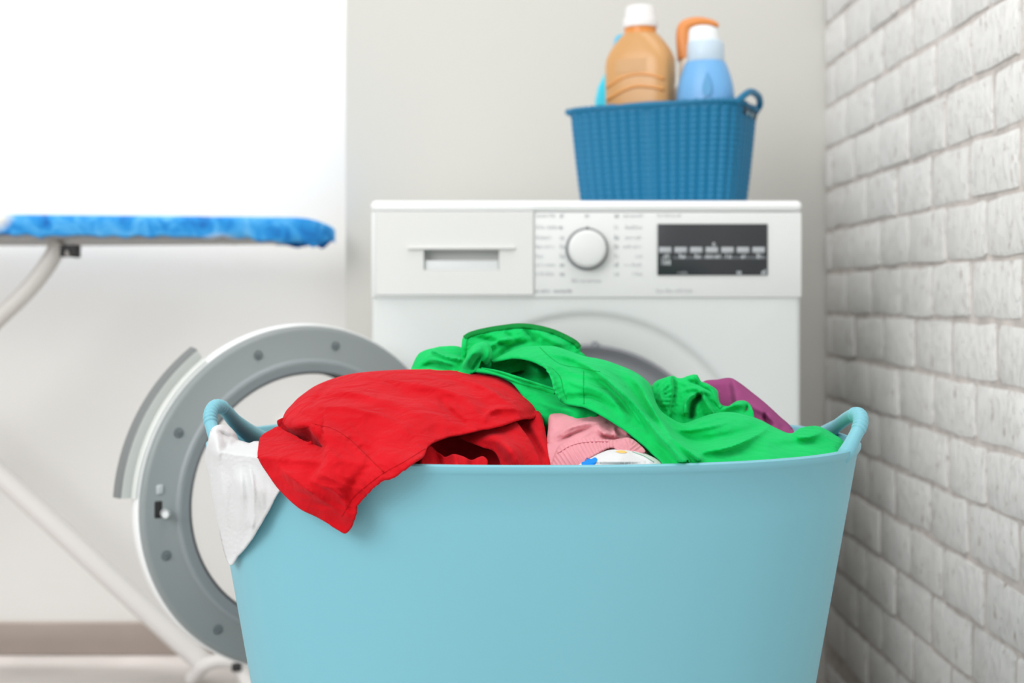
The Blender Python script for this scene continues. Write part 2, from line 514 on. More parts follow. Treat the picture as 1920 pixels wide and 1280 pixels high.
# printed legend: rows of small illegible marks as the photo shows them
def scribble(name, px0, px1, py, h, m, parent, seed, y=YP):
    rnd = random.Random(seed); bm = bmesh.new(); x = px0
    while x < px1 - 1:
        wl = min(rnd.uniform(2.4, 4.2), px1 - x)
        hh = h * rnd.choice((0.7, 0.7, 1.0))
        st = rnd.choice((0, 1, 2))
        y0, y1 = y - 0.0004, y + 0.0002
        zb, ztp = Z(py + h / 2), Z(py + h / 2 - hh)
        t = 0.0007
        add_box(bm, X(x), X(x) + t, y0, y1, zb, ztp)
        if st >= 1: add_box(bm, X(x + wl) - t - 0.0003, X(x + wl) - 0.0003, y0, y1, zb, ztp)
        if st != 1: add_box(bm, X(x) + t, X(x + wl) - t - 0.0003, y0, y1, (zb + ztp) / 2, (zb + ztp) / 2 + t)
        if st == 2: add_box(bm, X(x) + t, X(x + wl) - t - 0.0003, y0, y1, zb, zb + t)
        x += wl + 1.3
    return bm_obj(name, bm, m, parent, 0)
rows = [404, 426, 445, 462, 480, 496, 513]
lw = [1040, 1050, 1035, 1040, 1019, 1042, 1038]
for i, (py, xe) in enumerate(zip(rows, lw)):
    scribble('program_label', 1005, xe, py, 7, print_lm, cp, 10 + i)
    scribble('program_symbol', 1050, 1058, py, 9, print_m, cp, 30 + i)
rw = [1168, 1172, 1172, 1168, 1191, 1170, 1186]
for i, (py, xs) in enumerate(zip(rows, rw)):
    scribble('program_label', xs, 1204, py, 7, print_lm, cp, 50 + i)
    scribble('program_symbol', 1152, 1160, py, 9, print_m, cp, 70 + i)
scribble('program_symbol', 1097, 1106, 404, 8, print_m, cp, 91)
scribble('program_label', 1072, 1128, 526, 7, print_lm, cp, 92)
scribble('program_label', 1004, 1030, 545, 7, print_m, cp, 93)
scribble('program_label', 1038, 1072, 545, 7, print_m, cp, 94)
scribble('program_label', 1230, 1298, 545, 7, print_lm, cp, 95)
scribble('program_label', 1232, 1276, 404, 6, print_lm, cp, 96)
# display
ds = box_obj('display', X(1232), X(1438), YP - 0.0025, YP + 0.002, Z(516), Z(420), disp_m, wm, bev=0.001)
YD = YP - 0.0027
for i in range(7):
    a, b = 1234.5 + i * 29.1, 1234.5 + i * 29.1 + 23
    box_obj('touch_key', X(a), X(b), YD - 0.0012, YD + 0.001, Z(474), Z(463.5), disp_key, ds, bev=0.0006)
for i in range(7):
    c = 1249 + i * 29
    wd = 14 if i == 3 else 5.5
    scribble('touch_symbol', c - wd, c + wd, 480, 9, disp_icon, ds, 120 + i, y=YD)
box_obj('display_strip', X(1262), X(1436), YD - 0.0002, YD + 0.001, Z(485.5), Z(480.5), mat('display_strip_grey', (92, 96, 101), 0.4), ds)
scribble('touch_symbol', 1240, 1256, 490, 14, disp_icon, ds, 131, y=YD)
scribble('touch_symbol', 1270, 1287, 511, 6, disp_key, ds, 132, y=YD)
scribble('touch_symbol', 1380, 1389, 510, 9, disp_icon, ds, 133, y=YD)
scribble('touch_symbol', 1426, 1434, 510, 9, disp_icon, ds, 134, y=YD)
scribble('touch_symbol', 1335, 1341, 458, 7, disp_icon, ds, 135, y=YD)

# open door: built about its own centre, then swung out on the hinge
frame_m = mat('door_grey_plastic', (142, 149, 150), 0.42, spec=0.45)
lip_m = mat('door_lip_grey', (146, 153, 156), 0.4)
outer_m = mat('door_white_plastic', (240, 243, 243), 0.35)
grip_m = mat('door_grip_silver', (214, 217, 214), 0.35, spec=0.5)
HR, PHI = 0.206, math.radians(35)
hinge = Vector((DC[0] - HR, YF - 0.012, DC[2]))
DM = Matrix.Translation(hinge) @ Matrix.Rotation(PHI, 4, 'Z') @ Matrix.Translation((-HR, 0, 0.000)) @ Matrix.Scale(0.99, 4)
def door_part(name, vf, m, parent, smooth=50):
    v, f = vf
    return mesh_obj(name, [DM @ Vector(q) for q in v], f, m, parent, smooth)
door = door_part('door', revolve([(0.168, -0.006), (0.1695, -0.020), (0.172, -0.0235), (0.176, -0.0225), (0.180, -0.019), (0.2145, -0.019), (0.2185, -0.0175), (0.2205, -0.013), (0.2205, 0.004)], 128), frame_m, wm, 60)
door_part('window_lip', revolve([(0.1795, -0.0185), (0.178, -0.022), (0.1745, -0.0238), (0.168, -0.0222), (0.1622, -0.0212), (0.1605, -0.013)], 128), lip_m, door, 60)
door_part('outer_rim', revolve([(0.2202, -0.010), (0.2218, -0.0105), (0.2232, -0.007), (0.2240, 0.006), (0.215, 0.022), (0.165, 0.034), (0.160, 0.026)], 128), outer_m, door, 60)
door_part('glass_bowl', revolve([(0.161, -0.016), (0.150, -0.030), (0.138, -0.055), (0.126, -0.075), (0.105, -0.085), (0.06, -0.090), (0.0, -0.091)], 96), glass_mat('door_glass', (0.97, 0.975, 0.975, 1), 0.16), door, 180)
def gasket_ring():
    return revolve([(0.1622, -0.0205), (0.1605, -0.0225), (0.1588, -0.0205), (0.1595, -0.016)], 96)
door_part('window_seal', gasket_ring(), mat('seal_dark', (84, 88, 90), 0.5), door, 60)
for ang in (79, 111, 152, 196, 231, 268, 305, 342, 20, 48):
    a = math.radians(ang); r = 0.198
    cx, cz = r * math.cos(a), r * math.sin(a)
    s = door_part('screw', revolve([(0.0062, -0.0185), (0.0062, -0.0195), (0.0050, -0.0196), (0.0046, -0.0175), (0.0036, -0.0178), (0.003, -0.0215), (0.0, -0.022)], 16, centre=(cx, 0, cz)), mat('screw_steel', (122, 129, 133), 0.35, metal=0.4), door, 40)
# latch hook in its slot
a = math.radians(180); lx, lz = -0.1985, 0.006
def local_box(x0, x1, y0, y1, z0, z1, bev=0.0):
    bm = bmesh.new(); add_box(bm, x0, x1, y0, y1, z0, z1, bev)
    v = [q.co.copy() for q in bm.verts]; bm.verts.index_update()
    f = [tuple(q.index for q in p.verts) for p in bm.faces]; bm.free()
    return v, f
door_part('latch_slot', local_box(lx - 0.007, lx + 0.004, -0.0196, -0.015, lz - 0.015, lz + 0.007, 0.002), dark_m, door)
door_part('latch_hook', merge([tube([(lx + 0.006, -0.014, lz - 0.009), (lx + 0.005, -0.03, lz - 0.009), (lx + 0.001, -0.036, lz - 0.008)], [0.0055, 0.0055, 0.004], 12)]), mat('latch_metal', (214, 218, 218), 0.3, metal=0.3), door)
door_part('latch_pin', local_box(lx - 0.004, lx + 0.005, -0.0206, -0.016, lz + 0.014, lz + 0.026, 0.002), mat('latch_pin_grey', (190, 196, 198), 0.4), door)
# flared opening grip on the free edge
g0, g1 = math.radians(180 - 53), math.radians(180 - 4)
door_part('opening_grip', revolve([(0.2222, -0.006), (0.2245, -0.0095), (0.227, -0.007), (0.2285, -0.001), (0.2310, -0.003), (0.2405, -0.004), (0.2430, -0.001), (0.2450, 0.010), (0.242, 0.020), (0.2225, 0.022)], 40, g0, g1), grip_m, door, 40)
door_part('grip_edge', revolve([(0.2412, -0.0042), (0.2433, -0.002), (0.2462, 0.010), (0.244, 0.012), (0.2412, 0.002)], 40, g0, g1), mat('grip_edge_grey', (120, 124, 124), 0.4), door, 40)
bm = bmesh.new()
add_box(bm, hinge.x - 0.012, hinge.x + 0.012, YF - 0.016, YF + 0.012, DC[2] - 0.05, DC[2] + 0.05, 0.004)
bm_obj('door_hinge', bm, lip_m, wm)

# ------------------------------------------------------------------ laundry tub
tub_m = mat('tub_blue_plastic', (121, 185, 200), 0.42, spec=0.4, bump=0.03, bscale=400)
TX, TY, TZ, TN = 0.0185, 1.15, 0.5895, 2.3
def tub_ab(z):
    t = z / TZ
    return 0.182 + 0.103 * t, 0.128 + 0.072 * t
def tub_pt(a, z, off=0.0):
    A, B = tub_ab(z); A += off; B += off
    c, s = math.cos(a), math.sin(a)
    return Vector((TX + A * abs(c) ** (2 / TN) * (1 if c >= 0 else -1), TY + B * abs(s) ** (2 / TN) * (1 if s >= 0 else -1), z))
def tub_front(px, py, grow=0.0, dome=0.0):
    """depth of the tub's outer front face behind a pixel, inf where there is none (arrays)"""
    px = np.asarray(px, float); py = np.asarray(py, float)
    ds = np.arange(0.90, 1.34, 0.0015)
    best = np.full(px.shape, np.inf); seen = np.zeros(px.shape, bool)
    for d in ds:
        x = (px - VX) * d / FPX; z = CZ + (VY - py) * d / FPX
        zz = np.clip(z, 0, TZ)
        gr_ = np.maximum(grow - np.maximum(0, z - TZ) * 3.2 - np.maximum(0, z - TZ) ** 2 * 40, -0.11)
        A = 0.182 + 0.103 * zz / TZ + gr_; B = 0.128 + 0.072 * zz / TZ + gr_
        F = np.abs((x - TX) / A) ** TN + abs((d - TY)) ** TN / B ** TN
        new = (F <= 1.0) & ~seen
        seen |= new
        best[new & (z <= TZ + (dome if grow > 0 else 0.001))] = d
    return best
def T(px, py, off=0.0):
    return float(tub_front(np.array([px]), np.array([py]))[0]) - off
def tub_shell():
    N = 160
    lev = [(0.0, -0.006), (0.004, 0.0)] + [(TZ * k / 14, 0.0) for k in range(1, 14)] + [(TZ - 0.0085, 0.0), (TZ - 0.007, 0.0012), (TZ - 0.004, 0.0022), (TZ - 0.0012, 0.002), (TZ, 0.0005), (TZ, -0.002), (TZ - 0.002, -0.0035), (TZ - 0.02, -0.0035)] + [(TZ * k / 14, -0.0035) for k in range(12, 0, -1)] + [(0.008, -0.006)]
    vs, fs = [], []
    for z, off in lev:
        for i in range(N):
            # even spacing in angle, denser at the round corners through the superellipse
            vs.append(tub_pt(2 * PI * i / N + 0.001, z, off))
    for q in range(len(lev) - 1):
        for i in range(N):
            j = (i + 1) % N
            fs.append((q * N + i, q * N + j, (q + 1) * N + j, (q + 1) * N + i))
    fs.append(tuple(reversed(range(N)))); fs.append(tuple(range((len(lev) - 1) * N, len(lev) * N)))
    return vs, fs
tub = empty('laundry_tub', (TX, TY, 0))
tag(tub, 'large light blue plastic laundry tub heaped with colourful clothes', 'laundry tub')
v, f = tub_shell()
mesh_obj('tub_wall', v, f, tub_m, tub, 50)
def handle(ctrl, r_ctrl, rib0, rib1, nrib):
    path, par = catmull(ctrl, per=40)
    n = len(path); t = np.linspace(0, 1, n)
    rc = np.interp(t, np.linspace(0, 1, len(r_ctrl)), r_ctrl)
    rad = []
    for i in range(n):
        r = rc[i]
        if rib0 < t[i] < rib1:
            ph = (t[i] - rib0) / (rib1 - rib0) * nrib
            r += 0.0014 * abs(math.sin(PI * ph)) - 0.0006
        rad.append(r)
    return tube([Vector(p) for p in path], rad, 18)
hr = [P(1570, 870, 1.054), P(1587, 848, 1.053), P(1601, 822, 1.057), P(1613, 796, 1.066), P(1611, 779, 1.085), P(1597, 779, 1.11), P(1570, 797, 1.16), P(1538, 820, 1.215)]
v, f = handle(hr, [0.0055, 0.0066, 0.0056, 0.0056, 0.0060, 0.0056, 0.0056, 0.009], 0.36, 0.68, 9)
mesh_obj('handle', v, f, tub_m, tub, 180)
hl = [P(430, 872, 1.056), P(412, 838, 1.058), P(398, 804, 1.066), P(394, 780, 1.075), P(402, 763, 1.09), P(417, 764, 1.11), P(440, 789, 1.15), P(464, 809, 1.185), P(500, 832, 1.23)]
v, f = handle(hl, [0.0055, 0.0062, 0.0052, 0.0052, 0.0054, 0.0054, 0.0066, 0.0080, 0.010], 0.30, 0.64, 10)
mesh_obj('handle', v, f, tub_m, tub, 180)

# ------------------------------------------------------------------ clothes
class Cloth:
    def __init__(s, outline, ctrl, folds=(), noise_=(0.0012, 60, 60, 0), sil=(), sil_w=22, sil_r=0.018, step=4.0, clamp=0.0, seed=0, over=False, gain=1.45, narrow=0.85, sharp=False):
        s.sharp = sharp; s.gain, s.narrow = gain, narrow
        s.over = over
        s.outline = outline; s.folds = [(f[0], catmull(f[1], per=5)[0]) + tuple(f[2:]) for f in folds]
        s.noise = noise_; s.sil = sil; s.sil_w, s.sil_r, s.step, s.clamp, s.seed = sil_w, sil_r, step, clamp, seed
        c = np.array(ctrl, float); s.c = c[:, :2] / 100
        n = len(c)
        K = s.tps(np.linalg.norm(s.c[:, None] - s.c[None], axis=2)) + np.eye(n) * 0.02
        A = np.zeros((n + 3, n + 3)); A[:n, :n] = K; A[:n, n] = 1; A[:n, n + 1:] = s.c; A[n, :n] = 1; A[n + 1:, :n] = s.c.T
        s.w = np.linalg.solve(A, np.concatenate([c[:, 2], np.zeros(3)]))
        s.B, s.par = catmull(outline, step=step, closed=True)
        s.silpts = []
        for a, b, *sc in sil:
            k = (s.par >= a) & (s.par <= b)
            s.silpts.append((s.B[k], sc[0] if sc else 1.0))
    @staticmethod
    def tps(r):
        return np.where(r > 1e-9, r * r * np.log(np.maximum(r, 1e-9)), 0)
    @staticmethod
    def poly_dist(p, L):
        """distance, signed distance (+ = right of travel in image), 0..1 position, arc length"""
        best = np.full(len(p), 1e9); sg = np.zeros(len(p)); tt = np.zeros(len(p))
        seg = np.linalg.norm(L[1:] - L[:-1], axis=1); cum = np.concatenate([[0], np.cumsum(seg)])
        for i in range(len(L) - 1):
            a, d = L[i], L[i + 1] - L[i]
            u = np.clip(((p - a) @ d) / (d @ d + 1e-9), 0, 1)
            q = p - (a + u[:, None] * d)
            r = np.hypot(q[:, 0], q[:, 1]); k = r < best
            best[k] = r[k]; sg[k] = np.sign(d[0] * q[k, 1] - d[1] * q[k, 0]); tt[k] = (cum[i] + u[k] * seg[i])
        return best, best * sg, tt / cum[-1], tt
    def depth(s, p):
        p = np.asarray(p, float).reshape(-1, 2); q = p / 100
        r = np.linalg.norm(q[:, None] - s.c[None], axis=2); n = len(s.c)
        d = s.tps(r) @ s.w[:n] + s.w[n] + q @ s.w[n + 1:]
        for L, k in s.silpts:
            dist = s.poly_dist(p, L)[0]
            t = np.clip(1 - dist / (s.sil_w * k), 0, 1)
            d += s.sil_r * k * (1 - np.sqrt(np.maximum(0, 1 - t * t * 0.98)))
        for f in s.folds:
            kind, L, wd, amp = f[:4]
            if kind != 'p': amp *= s.gain; wd *= s.narrow
            dist, sd, t, arc = s.poly_dist(p, L)
            tp = f[4] if len(f) > 4 and f[4] is not None else (1, 1)
            taper = np.ones(len(p))
            if tp[0]: taper *= np.clip(t / 0.35, 0, 1) ** 0.8
            if tp[1]: taper *= np.clip((1 - t) / 0.35, 0, 1) ** 0.8
            if kind == 'r':
                prof = np.exp(-(dist / wd) ** 2) if amp < 0 or not s.sharp else 0.35 * np.exp(-(dist / wd) ** 2) + 0.75 * np.exp(-np.sqrt(dist ** 2 + 1.5) / (wd * 0.75))
                d -= amp * prof * taper
            elif kind == 's':
                wide = f[5] if len(f) > 5 else wd * 6
                d -= amp * 0.5 * np.tanh(sd / wd) * np.exp(-(dist / wide) ** 2) * taper
            elif kind == 'p':
                per = f[5]
                d -= amp * np.sin(arc / per * 2 * PI + np.sin(arc / 17) * 1.5) * np.exp(-(dist / wd) ** 2)
        a, sx, sy, rot = s.noise
        if a:
            c, sn = math.cos(math.radians(rot)), math.sin(math.radians(rot))
            u = (p[:, 0] * c + p[:, 1] * sn) / sx; v = (-p[:, 0] * sn + p[:, 1] * c) / sy
            for i in range(len(p)):
                w1 = noise.noise((u[i] * 0.7, v[i] * 0.7, s.seed + 9.1)) * 0.8
                n1 = noise.noise((u[i] + w1, v[i] - w1, s.seed))
                n2 = 1 - abs(noise.noise((u[i] * 2.1 + w1, v[i] * 2.3, s.seed + 3.3))) * 2
                d[i] -= a * (n1 + 0.45 * n2)
        if s.over:                      # lies over the rim and down the outside
            tf = tub_front(p[:, 0], p[:, 1], 0.0055, 0.028) - s.clamp
            ok = np.isfinite(tf); k = 0.004
            x = np.clip((d[ok] - tf[ok]) / k, -40, 40)
            d[ok] = tf[ok] - k * np.log1p(np.exp(-x)) + k * 0.0
            return d
        tf = tub_front(p[:, 0], p[:, 1])   # tucked in behind the rim
        return np.maximum(d, np.where(np.isinf(tf), 0, tf + 0.0045))
    def inside(s, g):
        B = s.B; x, y = g[:, 0], g[:, 1]; ins = np.zeros(len(g), bool); j = len(B) - 1
        for i in range(len(B)):
            yi, yj, xi, xj = B[i, 1], B[j, 1], B[i, 0], B[j, 0]
            k = ((yi > y) != (yj > y)) & (x < (xj - xi) * (y - yi) / (yj - yi + 1e-12) + xi)
            ins ^= k; j = i
        return ins
    def build(s, name, m, parent=None, thick=0.0014):
        st = s.step; B = s.B
        lo, hi = B.min(0), B.max(0)
        rng = np.random.default_rng(3)
        gx, gy = np.meshgrid(np.arange(lo[0], hi[0], st), np.arange(lo[1], hi[1], st * 0.87))
        gx = gx + (np.arange(gx.shape[0])[:, None] % 2) * st / 2
        g = np.stack([gx.ravel(), gy.ravel()], 1) + rng.uniform(-0.12, 0.12, (gx.size, 2)) * st
        g = g[s.inside(g)]
        g = g[s.poly_dist(g, np.vstack([B, B[:1]]))[0] > st * 0.55]
        pts = np.vstack([B, g]); nb = len(B)
        area2 = np.sum(B[:, 0] * np.roll(-B[:, 1], -1) - np.roll(B[:, 0], -1) * -B[:, 1])
        loop = list(range(nb)) if area2 > 0 else list(reversed(range(nb)))
        r = delaunay_2d_cdt([Vector((a, -b)) for a, b in pts], [], [loop], 1, 1e-4)
        v2 = np.array([(q[0], -q[1]) for q in r[0]]); fs = [tuple(q) for q in r[2]]
        d = s.depth(v2)
        vs = [P(a, b, dd) for (a, b), dd in zip(v2, d)]
        orig = {}
        for i, o in enumerate(r[3]):
            for k in o: orig[k] = i
        # carry silhouettes over the top and down behind
        for a, b, *sc in s.sil:
            fall = sc[1] if len(sc) > 1 else 1.0
            ks = [k for k in range(nb) if a <= s.par[k] <= b]
            if area2 < 0: ks = ks[::-1]
            ids = [orig[k] for k in ks if k in orig]
            prev = ids
            for dy, dz in ((0.004, 0.0012), (0.012, 0.005), (0.026, 0.015), (0.045, 0.035), (0.06, 0.065), (0.07, 0.12), (0.072, 0.19)):
                if fall == 0 and dy > 0.06: break
                cur = []
                for i in ids:
                    p = vs[i]; q = Vector((p.x * (1 + dy * 0.2), p.y + dy, p.z - dz * fall))
                    if q.z < TZ + 0.03 and dz > 0.03 and fall:      # stay inside the tub
                        A, B = tub_ab(min(q.z, TZ)); u, v = (q.x - TX) / (A - 0.012), (q.y - TY) / (B - 0.012)
                        F = (abs(u) ** TN + abs(v) ** TN) ** (1 / TN)
                        if F > 0.96: q.x = TX + (q.x - TX) * 0.96 / F; q.y = TY + (q.y - TY) * 0.96 / F
                    cur.append(len(vs)); vs.append(q)
                for i in range(len(ids) - 1):
                    fs.append((prev[i + 1], prev[i], cur[i], cur[i + 1]))
                prev = cur
        o = mesh_obj(name, vs, fs, m, parent, 180)
        if thick:
            md = o.modifiers.new('thickness', 'SOLIDIFY'); md.thickness = thick; md.offset = -1
        return o
    def strip(s, name, pts, wpx, lift, m, parent, nseg=5, step=3.0):
        """a raised band (hem, waistband, tape) lying on the cloth along a line"""
        L, _ = catmull(pts, step=step)
        t = np.gradient(L, axis=0); t /= np.linalg.norm(t, axis=1)[:, None] + 1e-9
        nrm = np.stack([-t[:, 1], t[:, 0]], 1)
        vs, fs = [], []
        offs = np.linspace(-0.5, 0.5, nseg)
        q = np.vstack([L + nrm * (o * wpx) for o in offs]); dd = s.depth(q)
        n = len(L)
        for k, o in enumerate(offs):
            h = lift * (1 - (2 * abs(o)) ** 3)
            for i in range(n): vs.append(P(q[k * n + i, 0], q[k * n + i, 1], dd[k * n + i] - h - 0.0002))
        for k in range(nseg - 1):
            for i in range(n - 1): fs.append((k * n + i, k * n + i + 1, (k + 1) * n + i + 1, (k + 1) * n + i))
        o = mesh_obj(name, vs, fs, m, parent, 180)
        md = o.modifiers.new('thickness', 'SOLIDIFY'); md.thickness = 0.0008; md.offset = 0
        return o
    def seam(s, pts, m, parent, r=0.0005, name='seam'):
        L, _ = catmull(pts, step=4.0)
        dd = s.depth(L)
        v, f = tube([P(a, b, d - r * 0.5) for (a, b), d in zip(L, dd)], r, 5)
        return mesh_obj(name, v, f, m, parent, 180)

RIM = lambda px, py=None: T(px, (py if py else 880), 0)

# ---- red garment
red = cloth_mat('red_cotton', (202, 12, 26), wrinkle=0.40, sheen=0.22, trans=0.1)
red_d = cloth_mat('red_thread', (176, 8, 18), wrinkle=0.0, trans=0)
red_root = empty('red_garment', P(760, 870, 1.02))
tag(red_root, 'bright red cotton shirt draped over the front rim of the blue tub', 'clothing')
ro = [(529, 790), (535, 772), (548, 757), (561, 744), (595, 721), (645, 703.5), (696, 696), (763, 692.5), (847, 692.5), (897, 696), (938, 702.5), (965, 721), (1000, 755), (1009, 772), (1004, 781),
      (972, 786), (944, 795), (920, 801), (895, 806), (865, 813), (842, 817), (817, 826), (802, 837), (795, 853), (776, 866), (746, 889), (713, 905), (685, 930), (669, 948), (667, 962), (658, 988), (646, 998), (635, 993),
      (595, 970), (561, 953), (524, 919), (504, 892), (484, 859), (484, 839), (489, 818), (510, 804), (521, 799), (532, 806), (561, 822), (590, 833), (604, 838), (597, 827), (585, 812), (577, 801), (562, 802), (548, 803), (536, 799)]
rc = [(529, 795, 1.055), (561, 744, 1.075), (645, 704, 1.10), (763, 693, 1.115), (897, 696, 1.115), (965, 721, 1.09), (1008, 774, 1.055),
      (620, 770, 1.03), (700, 760, 1.035), (800, 760, 1.035), (900, 750, 1.05), (945, 765, 1.04),
      (600, 830, 0.995), (700, 820, 0.985), (760, 830, 0.975), (817, 826, 0.985), (895, 806, 1.005), (972, 786, 1.025),
      (776, 866, T(776, 885, 0.018)), (719, 886, T(719, 890, 0.018)), (662, 933, T(662, 933, 0.020)), (646, 998, T(646, 998, 0.022)), (595, 970, T(595, 970, 0.018)),
      (524, 919, T(524, 919, 0.016)), (504, 892, T(504, 895, 0.016)), (484, 855, 1.03), (489, 820, 1.05), (515, 803, 1.052), (545, 814, 1.040), (575, 829, 1.015), (550, 800, 1.030), (580, 805, 1.008), (560, 880, T(560, 900, 0.022)), (620, 900, T(620, 900, 0.024))]
rf = [('s', [(524, 798), (545, 813), (575, 828), (607, 839)], 6, -0.008, (0, 1), 26),
      ('s', [(605, 836), (604, 860), (595, 884), (580, 906)], 7, -0.012, (0, 1), 40),
      ('r', [(575, 815), (579, 826), (586, 836)], 4, 0.006, (1, 1)),
      ('r', [(560, 745), (640, 735), (740, 752), (830, 760)], 10, 0.005),
      ('r', [(545, 772), (620, 762), (700, 775), (760, 800)], 8, 0.004),
      ('s', [(600, 760), (700, 748), (800, 770), (880, 800)], 9, 0.006, (1, 1), 40),
      ('r', [(700, 712), (790, 722), (870, 745), (905, 790)], 12, 0.005),
      ('r', [(840, 702), (900, 722), (950, 752), (985, 776)], 10, 0.005),
      ('r', [(905, 796), (915, 775), (940, 765), (990, 772)], 8, 0.006),
      ('r', [(820, 745), (850, 775), (880, 800)], 7, -0.004),
      ('r', [(640, 700), (600, 740), (575, 775)], 9, -0.004),
      ('r', [(500, 830), (540, 845), (585, 850)], 6, 0.004),
      ('r', [(490, 840), (530, 880), (580, 920), (640, 960)], 10, 0.005),
      ('r', [(600, 905), (640, 930), (655, 970)], 9, 0.004),
      ('r', [(700, 830), (690, 870), (660, 910), (640, 950)], 12, -0.004),
      ('s', [(628, 806), (652, 820), (684, 850), (719, 885)], 2.5, 0.0015, (1, 0), 14),
      ('p', [(586, 794), (622, 803), (650, 819), (684, 850), (719, 885)], 8, 0.0006, None, 13),
      ('p', [(800, 836), (720, 888), (664, 932), (641, 970)], 10, 0.0006, None, 12)]
rcl = Cloth(ro, rc, rf, (0.0050, 90, 36, 14), sil=[(0, 14), (45, 51, 0.35)], sil_w=40, sil_r=0.026, step=3.6, seed=1, over=True, clamp=0.003, gain=1.9, narrow=0.75, sharp=True)
rmain = rcl.build('front_panel', red, red_root)
rcl.seam([(586, 794), (622, 803), (650, 819), (684, 850), (719, 885)], red_d, red_root, r=0.00035)
rcl.seam([(797, 841), (760, 864), (719, 887), (688, 910), (663, 932), (641, 968)], red_d, red_root, r=0.0003, name='hem_stitching')
rcl.seam([(548, 801), (562, 802), (578, 799)], red_d, red_root, r=0.0003)
pocket = Cloth([(522, 800), (520, 788), (540, 782), (580, 784), (600, 800), (618, 835), (606, 850), (570, 842), (535, 822)],
               [(522, 800, 1.075), (540, 785, 1.06), (590, 790, 1.05), (612, 838, 1.03), (570, 835, 1.04), (560, 808, 1.06)],
               [('r', [(545, 795), (556, 808), (570, 820)], 4, 0.008), ('r', [(562, 796), (574, 810), (590, 824)], 4, 0.008), ('r', [(553, 796), (566, 812), (580, 826)], 3, -0.006)], (0.001, 14, 14, 0), step=2.6, seed=5)
pocket.build('fold_inside', red, red_root)
# turned-under corner tip
tip = Cloth([(669, 946), (669, 960), (658, 990), (646, 999), (640, 996), (648, 975)], [(669, 946, T(669, 946, 0.016)), (669, 960, T(669, 960, 0.014)), (646, 999, T(646, 999, 0.015)), (648, 975, T(648, 975, 0.016)), (660, 990, T(660, 990, 0.013))], noise_=(0, 1, 1, 0), over=True, clamp=0.001)
tip.build('turned_corner', red, red_root)
# inner layers seen under the hem
back = Cloth([(785, 855), (800, 830), (845, 805), (920, 790), (1000, 770), (1012, 772), (1021, 800), (1025, 820), (1032, 835), (1042, 852), (1036, 872), (1000, 885), (900, 885), (800, 882)],
             [(790, 860, 1.03), (850, 815, 1.08), (1000, 775, 1.06), (1021, 800, 1.035), (1040, 852, 1.0), (1036, 872, 0.985), (900, 885, 1.03), (950, 830, 1.05), (800, 880, 1.03)],
             [('r', [(990, 785), (1015, 830), (1030, 865)], 8, 0.006), ('s', [(965, 790), (1000, 830), (1018, 868)], 6, 0.008, (1, 0), 30)], (0.002, 40, 60, 0), sil=[(5, 9)], sil_w=14, sil_r=0.012, seed=2)
back.build('inside_layer', red, red_root)
roll = Cloth([(858, 816), (880, 808), (920, 800), (950, 795), (966, 790), (980, 805), (998, 830), (1010, 855), (1016, 875), (980, 885), (942, 885), (936, 862), (926, 846), (905, 838), (880, 828)],
             [(860, 817, 1.03), (920, 802, 1.03), (966, 790, 1.035), (998, 830, 1.01), (1014, 872, 0.99), (942, 880, 0.985), (926, 846, 1.0), (890, 828, 1.015), (960, 840, 0.985)],
             [('r', [(880, 820), (930, 822), (960, 850), (972, 880)], 14, 0.008, (1, 0)), ('s', [(905, 812), (955, 825), (985, 870)], 6, 0.004)], (0.002, 50, 30, 20), seed=3)
roll.build('folded_layer', red, red_root)
wav = Cloth([(790, 862), (798, 845), (806, 836), (812, 838), (822, 850), (835, 856), (850, 851), (868, 855), (884, 862), (897, 857), (906, 855), (914, 862), (914, 872), (912, 884), (850, 886), (790, 884)],
            [(795, 855, 0.983), (806, 838, 0.985), (835, 856, 0.99), (868, 856, 0.98), (906, 856, 0.985), (912, 880, 0.972), (850, 884, 0.968), (792, 880, 0.972)],
            [('r', [(815, 840), (822, 860), (826, 880)], 7, -0.005, (0, 0)), ('r', [(852, 850), (856, 880)], 8, 0.005, (0, 0)), ('r', [(884, 860), (886, 884)], 6, -0.004, (0, 0))], (0.001, 30, 30, 0), step=3.0, seed=4)
wav.build('wavy_hem', red, red_root)

# ---- green garment
green = cloth_mat('green_cotton', (3, 196, 94), wrinkle=0.30, sheen=0.3, trans=0.12)
green_hem = cloth_mat('green_hem_tape', (10, 146, 62), wrinkle=0.1)
green_thread = cloth_mat('green_thread', (4, 164, 76), wrinkle=0, trans=0)
gr = empty('green_garment', P(1200, 870, 1.08))
tag(gr, 'bright green cotton trousers lying across the top of the heap', 'clothing')
# back waistband piece
g1 = Cloth([(862, 700), (864, 665), (866, 648), (867.5, 634), (880, 624), (910, 616), (940, 610.5), (972, 607), (1000, 609), (1035, 617.5), (1060, 627.5), (1082, 640), (1089.5, 650), (1087, 657), (1098, 668), (1080, 690), (1000, 690), (930, 705)],
           [(866, 640, 1.165), (910, 616, 1.19), (972, 607, 1.20), (1035, 617, 1.20), (1085, 645, 1.19), (900, 660, 1.16), (970, 645, 1.175), (1040, 650, 1.18), (870, 690, 1.15), (1000, 690, 1.17), (1080, 690, 1.18)],
           [('r', [(885, 632), (930, 640), (960, 655)], 6, -0.005), ('r', [(905, 660), (935, 640), (975, 632)], 6, 0.006), ('r', [(930, 672), (960, 648), (1010, 640)], 6, -0.005),
            ('r', [(980, 615), (1000, 635), (1010, 650)], 6, -0.005), ('r', [(1000, 618), (1030, 635), (1060, 652)], 7, 0.005), ('r', [(945, 622), (975, 642)], 5, -0.004)],
           (0.0035, 34, 16, -18), sil=[(3, 12)], sil_w=10, sil_r=0.006, step=3.2, seed=11, gain=2.2, narrow=0.8)
g1.build('waistband_panel', green, gr)
